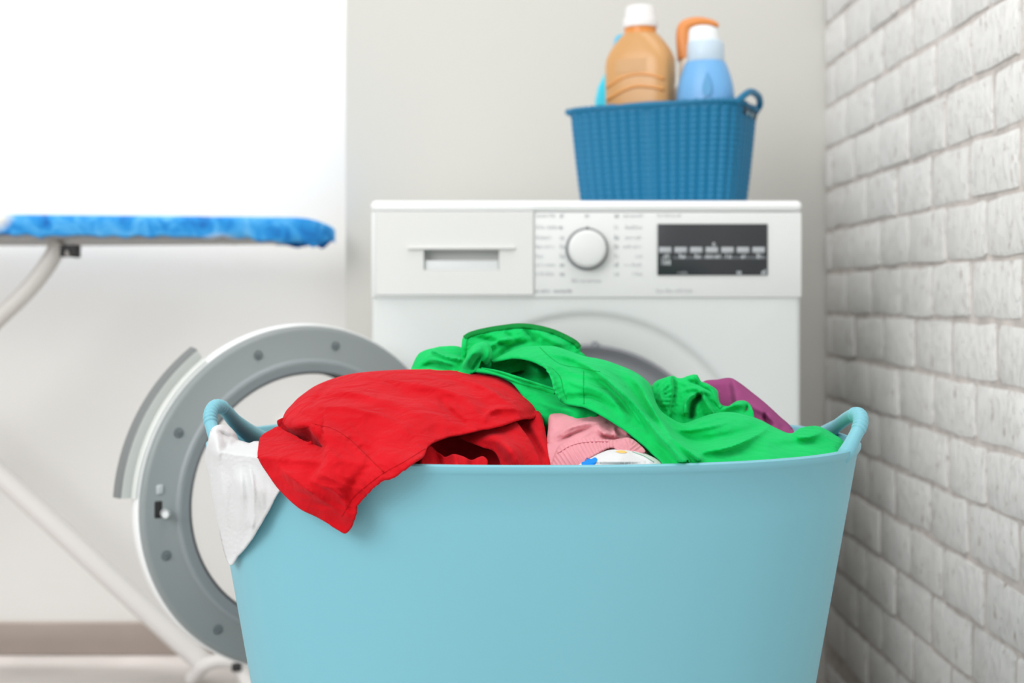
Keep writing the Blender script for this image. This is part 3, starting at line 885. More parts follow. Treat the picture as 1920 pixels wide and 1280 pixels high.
g1.strip('waistband_hem', [(871, 634), (882, 627), (910, 619.5), (940, 614.5), (972, 611), (1000, 613), (1034, 621), (1058, 631), (1079, 643), (1086, 651)], 9, 0.0016, green_hem, gr)
g1.strip('side_binding', [(872, 634), (870, 650), (868.5, 668), (866, 690)], 9, 0.0012, green, gr)
# left piece
g2 = Cloth([(768, 705), (772, 688), (784, 664), (797.5, 656), (813, 652), (827.5, 649), (862, 650), (880, 668), (872, 705), (820, 712)],
           [(775, 690, 1.15), (797, 657, 1.175), (830, 650, 1.18), (862, 652, 1.175), (870, 700, 1.13), (820, 690, 1.135), (815, 670, 1.15)],
           [('r', [(812, 658), (835, 668), (863, 673)], 4, 0.008, (0, 0)), ('s', [(812, 658), (835, 668), (863, 673)], 5, 0.008, (1, 0), 22), ('r', [(785, 690), (815, 682), (850, 690)], 6, -0.006), ('r', [(800, 668), (830, 680), (860, 684)], 8, 0.004),
            ('p', [(770, 690), (782, 668), (797, 658)], 12, 0.0015, None, 7)],
           (0.0014, 40, 22, 10), sil=[(1, 6)], sil_w=16, sil_r=0.012, step=2.8, seed=12, gain=2.4, narrow=0.8)
g2.build('left_leg_end', green, gr)
# twisted knot between the two
g3 = Cloth([(855, 706), (862, 690), (872, 672), (880, 655), (892, 644), (906, 641), (918, 646), (923, 660), (921, 674), (912, 684), (903, 676), (900, 684), (896, 694), (885, 700), (872, 706)],
           [(865, 690, 1.125), (880, 665, 1.125), (905, 645, 1.14), (920, 660, 1.14), (900, 665, 1.118), (885, 690, 1.115), (910, 680, 1.135)],
           [('r', [(868, 690), (882, 665), (905, 652)], 9, 0.010, (1, 1)), ('r', [(886, 690), (897, 672), (903, 664)], 4, -0.008, (0, 1)), ('r', [(916, 650), (915, 668), (908, 680)], 5, 0.006)],
           (0.001, 20, 30, 40), sil=[(1, 8)], sil_w=12, sil_r=0.016, step=2.8, seed=13)
g3.build('twisted_fold', green, gr)
# darker insides of the opening
g4 = Cloth([(885, 700), (905, 682), (925, 671), (960, 664), (1000, 668), (1028, 690), (1040, 735), (1020, 735), (980, 720), (940, 705), (900, 700)],
           [(890, 698, 1.15), (925, 675, 1.17), (1000, 670, 1.16), (1030, 700, 1.15), (1030, 733, 1.13), (980, 715, 1.15), (940, 700, 1.16), (960, 685, 1.19)],
           [('r', [(980, 672), (1000, 690), (1025, 705)], 10, 0.012), ('r', [(910, 690), (950, 690), (1000, 705)], 6, -0.01)], (0.003, 40, 20, 20), seed=14)
g4.build('pocket_lining', green, gr)
g5 = Cloth([(890, 696), (897, 690), (930, 698), (970, 712), (1005, 722), (1040, 732), (1075, 745), (1120, 770), (1115, 785), (1080, 786), (1040, 830), (1005, 830), (1002, 775), (975, 735), (955, 712), (930, 702)],
           [(892, 695, 1.115), (930, 700, 1.105), (1000, 722, 1.09), (1040, 734, 1.08), (1110, 770, 1.05), (1080, 784, 1.04), (1015, 778, 1.065), (1020, 830, 1.08), (975, 735, 1.085)],
           [('r', [(960, 712), (1010, 730), (1060, 745)], 7, -0.005), ('r', [(1000, 750), (1050, 765), (1100, 775)], 10, 0.005)], (0.002, 60, 25, 15), sil=[(0, 4)], sil_w=8, sil_r=0.006, seed=15)
g5.build('under_panel', green, gr)
g5.strip('pocket_edge', [(893, 694), (915, 697), (940, 703), (975, 716), (1010, 726), (1040, 736)], 7, 0.002, green, gr)
g5.strip('pocket_edge', [(903, 691), (935, 697), (968, 707), (1005, 719), (1040, 729)], 4, 0.0015, green, gr)
# big front panel sweeping to the right rim
go = [(921, 677), (942, 665), (972, 652), (992, 649), (1010, 648), (1040, 649), (1072, 659), (1095, 667), (1130, 674), (1160, 684), (1190, 697), (1210, 711), (1221, 724), (1228, 748), (1238, 768), (1254, 781), (1280, 793), (1306, 785), (1337, 775), (1366, 772), (1397, 777), (1426, 787), (1457, 803), (1483, 812), (1501, 802), (1527, 798), (1541, 801), (1566, 815), (1581, 827), (1578, 842),
      (1565, 856), (1488, 866), (1410, 872), (1314, 878), (1248, 880), (1240, 864), (1225, 850), (1205, 831), (1172, 805), (1135, 781), (1097, 763), (1060, 755), (1048, 748), (1038, 731), (1033, 710), (1023, 690), (1006, 679), (985, 672), (960, 670), (938, 674)]
rimd = lambda px, o=0.006: T(px, 905, 0) + o
gc = [(925, 675, 1.135), (972, 653, 1.15), (1010, 649, 1.155), (1040, 650, 1.155), (1095, 667, 1.155), (1160, 684, 1.15), (1210, 711, 1.14), (1228, 748, 1.115), (1254, 781, 1.09), (1280, 793, 1.08), (1337, 775, 1.105), (1397, 777, 1.115), (1457, 803, 1.09), (1483, 812, 1.08), (1527, 798, 1.11), (1566, 815, 1.10), (1580, 830, 1.085),
      (1565, 855, 1.04), (1488, 862, 1.012), (1410, 868, 0.985), (1314, 876, 0.968), (1250, 876, 0.962), (1225, 848, 0.985), (1172, 803, 1.01), (1110, 768, 1.03), (1060, 752, 1.05), (1040, 725, 1.06), (1020, 685, 1.09), (980, 670, 1.11), (938, 673, 1.125),
      (1100, 710, 1.07), (1160, 740, 1.055), (1200, 780, 1.035), (1240, 820, 1.005), (1300, 830, 1.02), (1370, 810, 1.05), (1440, 830, 1.035), (1510, 830, 1.06), (1540, 830, 1.07)]
gf = [('r', [(1165, 690), (1200, 722), (1216, 752), (1236, 790)], 7, 0.008), ('r', [(1240, 790), (1275, 806), (1330, 800), (1385, 784)], 7, 0.006), ('r', [(1120, 700), (1160, 735), (1190, 775), (1215, 812)], 6, 0.006),
      # ridges running from the waistband down to the rim
      ('r', [(1018, 660), (1070, 672), (1110, 692), (1150, 722), (1195, 765), (1240, 820), (1285, 868)], 11, 0.010, (1, 0)),
      ('s', [(1018, 660), (1070, 672), (1110, 692), (1150, 722), (1195, 765), (1240, 820), (1285, 868)], 8, -0.012, (1, 1), 30),
      ('r', [(1195, 700), (1215, 735), (1232, 775), (1262, 820), (1310, 860)], 9, 0.012, (1, 0)),
      ('s', [(1195, 700), (1215, 735), (1232, 775), (1262, 820), (1310, 860)], 8, 0.014, (1, 1), 34),
      ('r', [(1140, 690), (1180, 725), (1215, 775), (1255, 825)], 12, -0.010),
      ('r', [(1225, 720), (1245, 775), (1285, 800), (1320, 790), (1370, 778)], 7, 0.007, (1, 1)),
      ('r', [(1250, 800), (1300, 825), (1380, 815), (1440, 795)], 14, -0.008),
      ('r', [(1300, 850), (1370, 838), (1420, 815), (1445, 797)], 8, 0.008),
      ('s', [(1300, 850), (1370, 838), (1420, 815), (1445, 797)], 8, -0.006, (1, 1), 40),
      ('r', [(1483, 812), (1505, 820), (1530, 815), (1545, 808)], 7, 0.006),
      ('r', [(1440, 840), (1500, 832), (1560, 830)], 12, -0.004),
      ('r', [(1030, 680), (1080, 700), (1140, 712)], 6, 0.004), ('r', [(1045, 710), (1090, 722), (1140, 742), (1180, 790)], 9, 0.005),
      ('r', [(1060, 745), (1110, 745), (1160, 775)], 8, -0.004),
      ('p', [(1008, 684), (1030, 700), (1042, 730), (1052, 748)], 14, 0.0012, None, 9),
      ('r', [(1024, 688), (1036, 710), (1041, 732), (1051, 749)], 5, 0.004, (0, 0))]
gcl = Cloth(go, gc, gf, (0.0030, 80, 34, 28), sil=[(0, 29)], sil_w=18, sil_r=0.014, step=3.0, seed=16, gain=2.4, narrow=0.72, sharp=True)
gcl.build('front_panel', green, gr)
gcl.seam([(1094, 696), (1094, 715), (1094, 735), (1095, 757)], green_thread, gr, r=0.0004)
gcl.seam([(1012, 651), (1030, 668), (1052, 683), (1090, 690), (1125, 697)], green_thread, gr, r=0.0004)
gcl.seam([(1035, 690), (1050, 706), (1056, 730), (1062, 748)], green_thread, gr, r=0.0004, name='hem_stitching')
# crumpled second end on the right
g6 = Cloth([(1226, 770), (1221, 728), (1228, 716), (1240, 710), (1262, 704), (1270, 708), (1280, 708), (1290, 704), (1306, 702), (1312, 714), (1322, 717), (1332, 722), (1345, 732), (1348, 750), (1352, 758), (1366, 761), (1375, 755), (1384, 751), (1397, 751), (1408, 760), (1412, 785), (1366, 790), (1306, 798), (1254, 795)],
           [(1225, 735, 1.15), (1262, 705, 1.165), (1306, 703, 1.165), (1345, 733, 1.16), (1352, 760, 1.15), (1397, 753, 1.165), (1410, 775, 1.15), (1260, 770, 1.13), (1306, 785, 1.13), (1300, 740, 1.14)],
           [('r', [(1245, 715), (1240, 740), (1250, 768)], 8, 0.008), ('r', [(1262, 706), (1265, 730), (1258, 770)], 4, -0.010, (0, 1)), ('s', [(1262, 706), (1266, 730), (1258, 772)], 4, 0.010, (0, 0), 20),
            ('r', [(1283, 775), (1288, 752), (1300, 740), (1316, 735)], 4, 0.008, (0, 1)), ('r', [(1296, 780), (1300, 757), (1312, 742)], 6, -0.016, (0, 0)), ('r', [(1314, 735), (1325, 755), (1335, 775)], 4, 0.010, (0, 0)),
            ('r', [(1280, 712), (1305, 718), (1335, 735)], 4, -0.006), ('r', [(1275, 735), (1300, 728), (1330, 738), (1340, 755)], 4, 0.005), ('r', [(1350, 770), (1375, 760), (1396, 758)], 5, 0.008), ('r', [(1395, 775), (1400, 765), (1400, 757)], 4, -0.008),
            ('p', [(1234, 716), (1252, 735), (1254, 765)], 14, 0.002, None, 8)],
           (0.0030, 22, 16, 30), sil=[(1, 19)], sil_w=10, sil_r=0.010, step=2.8, seed=17)
g6.build('crumpled_leg', green, gr)
g6.seam([(1262, 707), (1266, 725), (1263, 748), (1257, 772)], green_thread, gr, r=0.0004)
g6.strip('crumpled_hem', [(1304, 705), (1313, 719), (1330, 727), (1340, 737), (1343, 752), (1352, 764)], 7, 0.0016, green, gr)
g6.strip('belt_loop', [(1286, 775), (1287, 760), (1293, 748), (1304, 741)], 9, 0.002, green, gr)

# ---- purple garment
purple = cloth_mat('mauve_cotton', (164, 78, 132), wrinkle=0.12)
pu = Cloth([(1300, 740), (1319, 715), (1345, 711), (1369, 708), (1385, 716), (1410, 735), (1436, 756), (1462, 780), (1486, 803), (1490, 825), (1440, 830), (1380, 800), (1330, 780)],
           [(1319, 716, 1.20), (1369, 709, 1.20), (1410, 736, 1.19), (1462, 781, 1.17), (1486, 804, 1.155), (1380, 760, 1.175), (1440, 800, 1.15), (1330, 760, 1.19)],
           [('s', [(1370, 710), (1374, 735), (1380, 770)], 5, -0.012, (0, 0), 30), ('r', [(1400, 755), (1430, 770), (1465, 800)], 9, 0.006), ('r', [(1433, 772), (1436, 785), (1448, 800)], 5, -0.008)],
           (0.0015, 40, 30, 40), sil=[(1, 8)], sil_w=14, sil_r=0.012, step=3.4, seed=21)
puo = pu.build('purple_garment', purple)
tag(puo, 'mauve purple garment peeking out behind the green cloth', 'clothing')

# ---- pink garment with ribbed cuff
pink = cloth_mat('pink_jersey', (234, 164, 174), wrinkle=0.10)
pk_root = empty('pink_garment', P(1110, 870, 1.0))
tag(pk_root, 'pink knitted sweater with ribbed cuff between the red and green clothes', 'clothing')
pk = Cloth([(1026, 830), (1028, 800), (1032, 777), (1070, 770), (1110, 770), (1145, 780), (1162, 798), (1180, 806), (1184, 822), (1200, 832), (1215, 850), (1230, 880), (1100, 884), (1040, 884), (1030, 860)],
           [(1028, 825, 1.02), (1033, 778, 1.05), (1110, 772, 1.055), (1150, 785, 1.045), (1180, 808, 1.03), (1200, 832, 1.01), (1225, 870, 0.985), (1100, 880, 0.980), (1035, 870, 0.99), (1090, 820, 1.0), (1130, 825, 1.0)],
           [('r', [(1036, 822), (1070, 800), (1110, 792), (1140, 790)], 5, 0.007), ('s', [(1036, 822), (1070, 800), (1110, 792), (1140, 790)], 4, 0.006, (1, 1), 18),
            ('r', [(1040, 832), (1080, 812), (1118, 800)], 4, -0.006), ('r', [(1118, 798), (1130, 810), (1150, 816)], 5, 0.008), ('r', [(1118, 808), (1140, 822), (1170, 826)], 4, -0.006),
            ('r', [(1150, 800), (1152, 812), (1158, 822)], 4, 0.006), ('r', [(1160, 800), (1172, 806), (1180, 815)], 5, 0.006)],
           (0.0022, 36, 14, -20), sil=[(0, 3)], sil_w=10, sil_r=0.01, step=2.8, seed=22)
pk.build('sleeve', pink, pk_root)
cf = Cloth([(1034, 868), (1040, 850), (1050, 832), (1075, 822), (1105, 818), (1130, 822), (1150, 824), (1166, 822), (1168, 832), (1160, 838), (1140, 838), (1125, 846), (1105, 858), (1088, 872), (1080, 884), (1036, 884)],
           [(1036, 868, 0.985), (1050, 834, 1.0), (1105, 819, 1.0), (1150, 825, 0.995), (1165, 828, 0.99), (1125, 845, 0.978), (1085, 875, 0.965), (1070, 850, 0.975)],
           [('p', [(1030, 884), (1080, 850), (1130, 826), (1170, 824)], 40, 0.0012, None, 7)],
           (0.0008, 40, 20, 0), sil=[(0, 7)], sil_w=8, sil_r=0.008, step=1.9, seed=23)
cf.build('ribbed_cuff', pink, pk_root)
cf.seam([(1046, 850), (1070, 836), (1100, 829), (1140, 828)], cloth_mat('pink_thread', (186, 104, 118), 0, trans=0), pk_root, r=0.0004)
rl = Cloth([(1150, 834), (1160, 825), (1172, 820), (1184, 822), (1198, 832), (1210, 846), (1190, 850), (1165, 846)],
           [(1155, 832, 0.985), (1170, 822, 0.99), (1184, 824, 0.99), (1205, 845, 0.98), (1170, 846, 0.975)],
           [('p', [(1160, 845), (1172, 832), (1185, 828), (1200, 845)], 20, 0.0012, None, 6.5)], (0.001, 30, 20, 0), sil=[(0, 4)], sil_w=7, sil_r=0.008, step=2.2, seed=24)
rl.build('ribbed_cuff', pink, pk_root)

# ---- white printed garment
white = cloth_mat('white_cotton', (228, 230, 231), wrinkle=0.10, var=0.02, trans=0.2)
wp_root = empty('white_printed_garment', P(1165, 870, 0.98))
tag(wp_root, 'white garment with a blue print just above the tub rim', 'clothing')
wp = Cloth([(1078, 884), (1087, 869), (1110, 856), (1130, 847), (1147, 842.5), (1180, 842), (1210, 850), (1240, 867), (1248, 884)],
           [(1085, 872, 0.957), (1147, 843, 0.972), (1180, 843, 0.975), (1240, 868, 0.966), (1165, 878, 0.952), (1165, 860, 0.958)], [('r', [(1185, 846), (1215, 858), (1235, 872)], 5, 0.003)], (0.0008, 40, 20, 0), sil=[(1, 7)], sil_w=12, sil_r=0.01, step=2.6, seed=25)
wp.build('garment_body', white, wp_root)
def decal(c, name, pts, m, parent, lift=0.0006):
    d = Cloth(pts, [(p[0], p[1], 1) for p in pts[:6]] , noise_=(0, 1, 1, 0), step=2.0)
    d.depth = lambda p: c.depth(p) - lift
    return d.build(name, m, parent, thick=0)
decal(wp, 'blue_print', [(1090, 868), (1097, 862), (1100, 858), (1108, 860), (1116, 857), (1120, 861), (1117, 868), (1108, 876), (1096, 876)], cloth_mat('blue_print_ink', (28, 132, 222), 0, trans=0), wp_root)
decal(wp, 'orange_print', [(1154, 846), (1162, 844), (1172, 845), (1176, 848), (1164, 849)], cloth_mat('orange_print_ink', (232, 190, 110), 0, trans=0), wp_root)
wp.seam([(1186, 847), (1208, 855), (1226, 866)], cloth_mat('green_seam_thread', (120, 170, 140), 0, trans=0), wp_root, r=0.0004)

# ---- white cloth over the left end
wo = [(395, 806), (402, 799), (410, 796), (420, 796), (431, 800), (441, 811), (446, 823), (457, 827), (468, 830), (475, 827), (489, 828), (500, 850), (520, 885), (530, 912), (524, 918), (503, 958), (476, 1004), (460, 1025), (444, 1043), (431, 1059), (422, 1043), (411, 996), (401, 950), (392, 895), (384, 863), (386, 843), (391, 822)]
wc = [(395, 806, 1.048), (408, 797, 1.052), (425, 798, 1.06), (444, 815, 1.055), (400, 830, 1.042), (412, 850, 1.03), (468, 830, 1.06), (489, 828, 1.06), (530, 912, T(530, 912, 0.010)), (503, 958, T(503, 958, 0.010)), (476, 1004, T(476, 1004, 0.010)), (434, 1057, T(446, 1055, 0.014)), (404, 950, 1.075), (385, 863, 1.08), (394, 895, 1.078),
      (415, 996, 1.075), (426, 1043, 1.075), (440, 900, T(450, 900, 0.016)), (470, 900, T(470, 900, 0.016)), (430, 850, 1.045), (460, 850, 1.035), (455, 980, T(460, 980, 0.016))]
wf = [('r', [(418, 812), (428, 860), (436, 930), (440, 1000), (437, 1045)], 7, -0.004), ('r', [(404, 815), (412, 880), (424, 960), (432, 1030)], 7, 0.004), ('s', [(470, 832), (466, 860), (474, 920), (472, 985), (450, 1035)], 2.5, -0.004, (0, 0), 30),
      ('r', [(468, 834), (465, 862), (473, 920), (471, 985)], 5, 0.003, (0, 0)), ('r', [(405, 806), (425, 816), (445, 822)], 5, -0.003), ('r', [(450, 840), (452, 900), (456, 970)], 8, 0.0025)]
wcl = Cloth(wo, wc, wf, (0.0014, 24, 70, 0), sil=[(0, 6), (21, 25, 1.0, 0.0)], sil_w=12, sil_r=0.008, step=3.2, seed=31, over=True, gain=2.2)
wco = wcl.build('white_cloth', white)
tag(wco, 'plain white cloth hanging over the left end of the blue tub', 'clothing')

# ------------------------------------------------------------------ blue knit-pattern basket on the washer
bask_m = mat('basket_blue_plastic', (0, 110, 152), 0.5, spec=0.4)
bask_d = mat('basket_teal_rim', (14, 110, 150), 0.45, spec=0.4)
BC = Vector((0.2335, 1.975, ZT + 0.0005)); BYAW = math.radians(-24.5); BH = 0.152
BM = Matrix.Translation(BC) @ Matrix.Rotation(BYAW, 4, 'Z')
basket = empty('storage_basket', BC)
tag(basket, 'blue knit pattern plastic basket of bottles on the washing machine', 'basket')
def bpt(a, z, off):
    t = z / BH
    A, B, n = 0.1190 + 0.0160 * t ** 0.8 + off, 0.064 + 0.015 * t ** 0.8 + off, 5.0
    c, s = math.cos(a), math.sin(a)
    return Vector((A * abs(c) ** (2 / n) * (1 if c >= 0 else -1), B * abs(s) ** (2 / n) * (1 if s >= 0 else -1), z))
def basket_shell():
    # even spacing round the perimeter
    fine = [bpt(2 * PI * i / 3000, BH * 0.5, 0) for i in range(3001)]
    cum = [0]
    for a, b in zip(fine[:-1], fine[1:]): cum.append(cum[-1] + (b - a).length)
    COL, SUB = 48, 6
    N = COL * SUB
    ang = [2 * PI * np.interp(cum[-1] * i / N, cum, range(3001)) / 3000 for i in range(N)]
    M = 84
    vs, fs = [], []
    for j in range(M + 1):
        z = BH * j / M
        for i in range(N):
            u = (i % SUB) / SUB
            ridge = abs(math.sin(PI * u)) ** 0.7
            row = (z / 0.0085 + (0.35 * abs(u - 0.5))) % 1.0
            st = 0.55 + 0.45 * abs(math.sin(PI * row))
            off = 0.0036 * ridge * st - 0.0012 if 0.004 < z < BH - 0.008 else 0.0012
            vs.append(bpt(ang[i], z, off))
    for j in range(M):
        for i in range(N):
            k = (i + 1) % N
            fs.append((j * N + i, j * N + k, (j + 1) * N + k, (j + 1) * N + i))
    base = len(vs)
    for z in (BH, 0.004):
        for i in range(N): vs.append(bpt(ang[i], z, -0.004))
    t0 = M * N
    for i in range(N):
        k = (i + 1) % N
        fs.append((t0 + i, t0 + k, base + k, base + i)); fs.append((base + i, base + k, base + N + k, base + N + i))
    fs.append(tuple(reversed(range(N)))); fs.append(tuple(range(base + N, base + 2 * N)))
    return [BM @ v for v in vs], fs
v, f = basket_shell()
mesh_obj('basket_wall', v, f, bask_m, basket, 60)
# knitted rim cord
ring = [BM @ bpt(2 * PI * i / 220, BH - 0.001, 0.001) for i in range(221)]
v, f = tube(ring, [0.0038 + 0.0009 * math.sin(i * PI * 0.5) for i in range(221)], 8)
mesh_obj('basket_rim', v, f, bask_d, basket, 180)
for sx in (1, -1):
    path = [bpt(0, BH, 0.0)]
    ctrl = [(sx * 0.128, -0.058, BH - 0.004), (sx * 0.138, -0.050, BH + 0.007), (sx * 0.142, -0.030, BH + 0.0155), (sx * 0.143, 0.0, BH + 0.018), (sx * 0.142, 0.030, BH + 0.0155), (sx * 0.138, 0.050, BH + 0.007), (sx * 0.128, 0.058, BH - 0.004)]
    if sx < 0: ctrl = [(x, y, BH - 0.004 + (z - BH + 0.004) * 0.35) for x, y, z in ctrl]
    pth, _ = catmull(ctrl, per=10)
    v, f = tube([BM @ Vector(p) for p in pth], 0.0052, 10)
    mesh_obj('basket_handle', v, f, bask_d, basket, 180)
# dark slot and eyelets below the right handle
bm = bmesh.new()
add_box(bm, 0.1325, 0.1365, -0.040, 0.040, BH - 0.016, BH - 0.006, 0.001)
bmesh.ops.transform(bm, matrix=BM, verts=bm.verts)
bm_obj('handle_slot', bm, mat('slot_dark_blue', (16, 52, 74), 0.6), basket)
v, f = merge([tube([BM @ Vector((0.136, y, BH - 0.014)), BM @ Vector((0.1375, y, BH - 0.014))], 0.0035, 10) for y in (-0.018, 0.006)])
mesh_obj('eyelets', v, f, mat('eyelet_pale', (150, 196, 214), 0.5), basket)

# ------------------------------------------------------------------ bottles in the basket
def stack(levels, u, vv, n=32, yaw=BYAW, z0=BC.z + 0.0055, lean=0.0):
    """levels: (z, half width, half depth, squareness, x shift)"""
    M = Matrix.Translation(BM @ Vector((u, vv, 0))) @ Matrix.Rotation(yaw, 4, 'Z')
    M.translation.z = z0
    vs, fs = [], []
    for z, a, b, q, dx in levels:
        for i in range(n):
            t = 2 * PI * i / n + PI / n; c, s = math.cos(t), math.sin(t)
            vs.append(M @ Vector((dx + lean * z + a * abs(c) ** (2 / q) * (1 if c > 0 else -1), b * abs(s) ** (2 / q) * (1 if s > 0 else -1), z)))
    for j in range(len(levels) - 1):
        for i in range(n):
            k = (i + 1) % n
            fs.append((j * n + i, j * n + k, (j + 1) * n + k, (j + 1) * n + i))
    fs.append(tuple(reversed(range(n)))); fs.append(tuple(range((len(levels) - 1) * n, len(levels) * n)))
    return vs, fs
def bz(py, d): return CZ + (VY - py) * d / FPX - (BC.z + 0.0055)
def plastic(name, rgb, rough=0.3, trans=0.0): return mat(name, rgb, rough, spec=0.5, trans=trans)

amber = plastic('amber_plastic', (202, 152, 96), 0.3)
amber_d = plastic('amber_band', (214, 146, 78), 0.35)
amber_n = plastic('amber_neck', (222, 140, 62), 0.35)
capw = plastic('cap_white', (232, 229, 228), 0.4)
# amber bottle
DA = 1.975
b1 = empty('detergent_bottle', BM @ Vector((-0.030, -0.022, 0.005)))
tag(b1, 'large amber detergent bottle with a ribbed white cap in the blue basket', 'bottle')
prof = [(0.0, 0.046, 0.024, 3.5, 0), (0.004, 0.050, 0.027, 3.5, 0)] + [(bz(py, DA), hw, hd, q, 0) for py, hw, hd, q in
        [(200, .0515, .029, 4), (150, .0525, .030, 4), (125, .0525, .030, 4), (112, .0515, .0295, 3.6), (100, .0475, .028, 3.2), (88, .0415, .0265, 2.8), (78, .0355, .025, 2.5), (70, .030, .024, 2.2), (66, .0255, .0225, 2)]]
mesh_obj('bottle_body', *stack(prof, -0.030, -0.022), amber, b1, 60)
mesh_obj('bottle_neck', *stack([(bz(67, DA), .0252, .0225, 2, 0), (bz(62, DA), .0245, .0225, 2, 0), (bz(50, DA), .0245, .0225, 2, 0)], -0.030, -0.022), amber_n, b1, 60)
mesh_obj('bottle_cap', *stack([(bz(55, DA), .0262, .0245, 2, 0), (bz(53, DA), .0268, .025, 2, 0), (bz(37, DA), .0265, .025, 2, 0), (bz(35, DA), .0235, .0225, 2, 0), (bz(19, DA), .023, .022, 2, 0), (bz(15, DA), .0205, .0195, 2, 0)], -0.030, -0.022), capw, b1, 60)
# raised wave bands on the front face
Mb = Matrix.Translation(BM @ Vector((-0.030, -0.022, 0))) @ Matrix.Rotation(BYAW, 4, 'Z'); Mb.translation.z = BC.z + 0.0055
for pys in ((166, 160, 150, 147, 150, 158), (190, 184, 174, 169, 172, 177)):
    xs = [-0.046, -0.034, -0.014, 0.004, 0.026, 0.046]
    pth, _ = catmull([(x, -0.0292 + 0.004 * (abs(x) / 0.046) ** 4, bz(p, DA)) for x, p in zip(xs, pys)], per=8)
    v, f = tube([Mb @ Vector(p) for p in pth], 0.0022, 8)
    mesh_obj('wave_band', v, f, amber_d, b1, 180)
mesh_obj('bottle_label', *stack([(bz(142, DA), .036, .0308, 5, -0.004), (bz(118, DA), .034, .0308, 5, -0.004)], -0.030, -0.022), plastic('amber_label', (200, 156, 108), 0.5), b1, 60)
# blue softener bottle
DB = 1.93
blue = plastic('softener_blue', (112, 174, 226), 0.35)
b2 = empty('softener_bottle', BM @ Vector((0.0725, -0.020, 0.005)))
tag(b2, 'pale blue softener bottle with a frosted cap at the right of the basket', 'bottle')
q = [(0.0, .036, .026, 3, 0), (0.004, .040, .030, 3, 0)] + [(bz(py, DB), hw, hd, 2.4, 0) for py, hw, hd in [(210, .0435, .033), (185, .0435, .033), (165, .0415, .033), (148, .0385, .032), (132, .0340, .030), (124, .0315, .029), (119, .0295, .028)]]
mesh_obj('bottle_body', *stack(q, 0.0725, -0.020), blue, b2, 60)
mesh_obj('cap_collar', *stack([(bz(119, DB), .0278, .0265, 2, 0), (bz(117, DB), .0285, .0275, 2, 0), (bz(84, DB), .0275, .0265, 2, 0), (bz(80, DB), .0255, .025, 2, 0)], 0.0725, -0.020), plastic('frosted_blue', (196, 214, 228), 0.4), b2, 60)
mesh_obj('bottle_cap', *stack([(bz(82, DB), .0245, .024, 2, -.002), (bz(62, DB), .0225, .022, 2, -.003), (bz(54, DB), .0195, .019, 2, -.004), (bz(51, DB), .014, .014, 2, -.004)], 0.0725, -0.020), plastic('frosted_white', (232, 236, 238), 0.4), b2, 60)
Mc = Matrix.Translation(BM @ Vector((0.0725, -0.020, 0))) @ Matrix.Rotation(BYAW, 4, 'Z'); Mc.translation.z = BC.z + 0.0055
dp = []
for i in range(24):
    t = 2 * PI * i / 24
    rx = 0.010 * math.sin(t) * (math.sin(t / 2) ** 1.2); rz = -0.018 * math.cos(t)
    dp.append((0.012 + rx, rz))
zc = bz(166, DB)
vs = [Mc @ Vector((x, -0.0345 - 0.0, zc - z)) for x, z in dp] + [Mc @ Vector((x, -0.030, zc - z)) for x, z in dp]
n = 24
mesh_obj('drop_emblem', vs, [tuple(range(n)), tuple(reversed(range(n, 2 * n)))] + [(i, n + i, n + (i + 1) % n, (i + 1) % n) for i in range(n)], plastic('emblem_blue', (70, 150, 200), 0.4), b2, 30)
# orange pump bottle behind
DP = 1.995
b3 = empty('pump_bottle', BM @ Vector((0.030, 0.036, 0.005)))
tag(b3, 'bottle with an orange trigger pump standing behind the pale blue bottle', 'bottle')
orange = plastic('pump_orange', (226, 144, 76), 0.4)
mesh_obj('bottle_body', *stack([(0, .026, .020, 2.6, 0), (.004, .029, .023, 2.6, 0), (bz(200, DP), .030, .024, 2.6, 0), (bz(170, DP), .026, .022, 2.2, 0), (bz(158, DP), .017, .017, 2, 0)], 0.030, 0.036), plastic('pump_bottle_white', (240, 238, 234), 0.4), b3, 60)
mesh_obj('collar', *stack([(bz(160, DP), .0165, .0165, 2, 0), (bz(112, DP), .0155, .0155, 2, 0), (bz(109, DP), .013, .013, 2, 0)], 0.030, 0.036), plastic('pump_collar', (236, 222, 206), 0.4), b3, 60)
c0 = BM @ Vector((0.030, 0.036, 0))
def pp(px, py): return Vector(((px - VX) * c0.y / FPX, c0.y, CZ + (VY - py) * c0.y / FPX))
pth, _ = catmull([pp(1286, 112), pp(1283, 90), pp(1281, 68), pp(1284, 51), pp(1299, 44), pp(1318, 42), pp(1338, 45), pp(1347, 49)], per=6)
rad = np.interp(np.linspace(0, 1, len(pth)), [0, .2, .45, .6, .75, .92, 1], [.0135, .0120, .0105, .0095, .0072, .0045, .003])
v, f = tube([Vector(p) for p in pth], list(rad), 16)
mesh_obj('pump_head', v, f, orange, b3, 180)
# turquoise bottle behind at the left
DT = 2.05
teal = plastic('turquoise_plastic', (44, 202, 226), 0.35)
b4 = empty('shampoo_bottle', BM @ Vector((-0.094, 0.026, 0.005)))
tag(b4, 'turquoise bottle half hidden behind the large amber bottle', 'bottle')
mesh_obj('bottle_body', *stack([(0, .022, .017, 2.4, .004), (.004, .025, .020, 2.4, .004), (bz(215, DT), .027, .022, 2.4, 0), (bz(190, DT), .0265, .022, 2.4, 0), (bz(165, DT), .024, .020, 2.2, .002), (bz(145, DT), .019, .018, 2, .006), (bz(132, DT), .0155, .0155, 2, .010), (bz(125, DT), .013, .013, 2, .013)], -0.094, 0.026), teal, b4, 60)
mesh_obj('bottle_cap', *stack([(bz(126, DT), .0135, .0135, 2, .014), (bz(110, DT), .0150, .0150, 2, .016), (bz(78, DT), .0150, .0150, 2, .021), (bz(72, DT), .012, .012, 2, .022)], -0.094, 0.026), plastic('turquoise_cap', (34, 186, 226), 0.35), b4, 60)

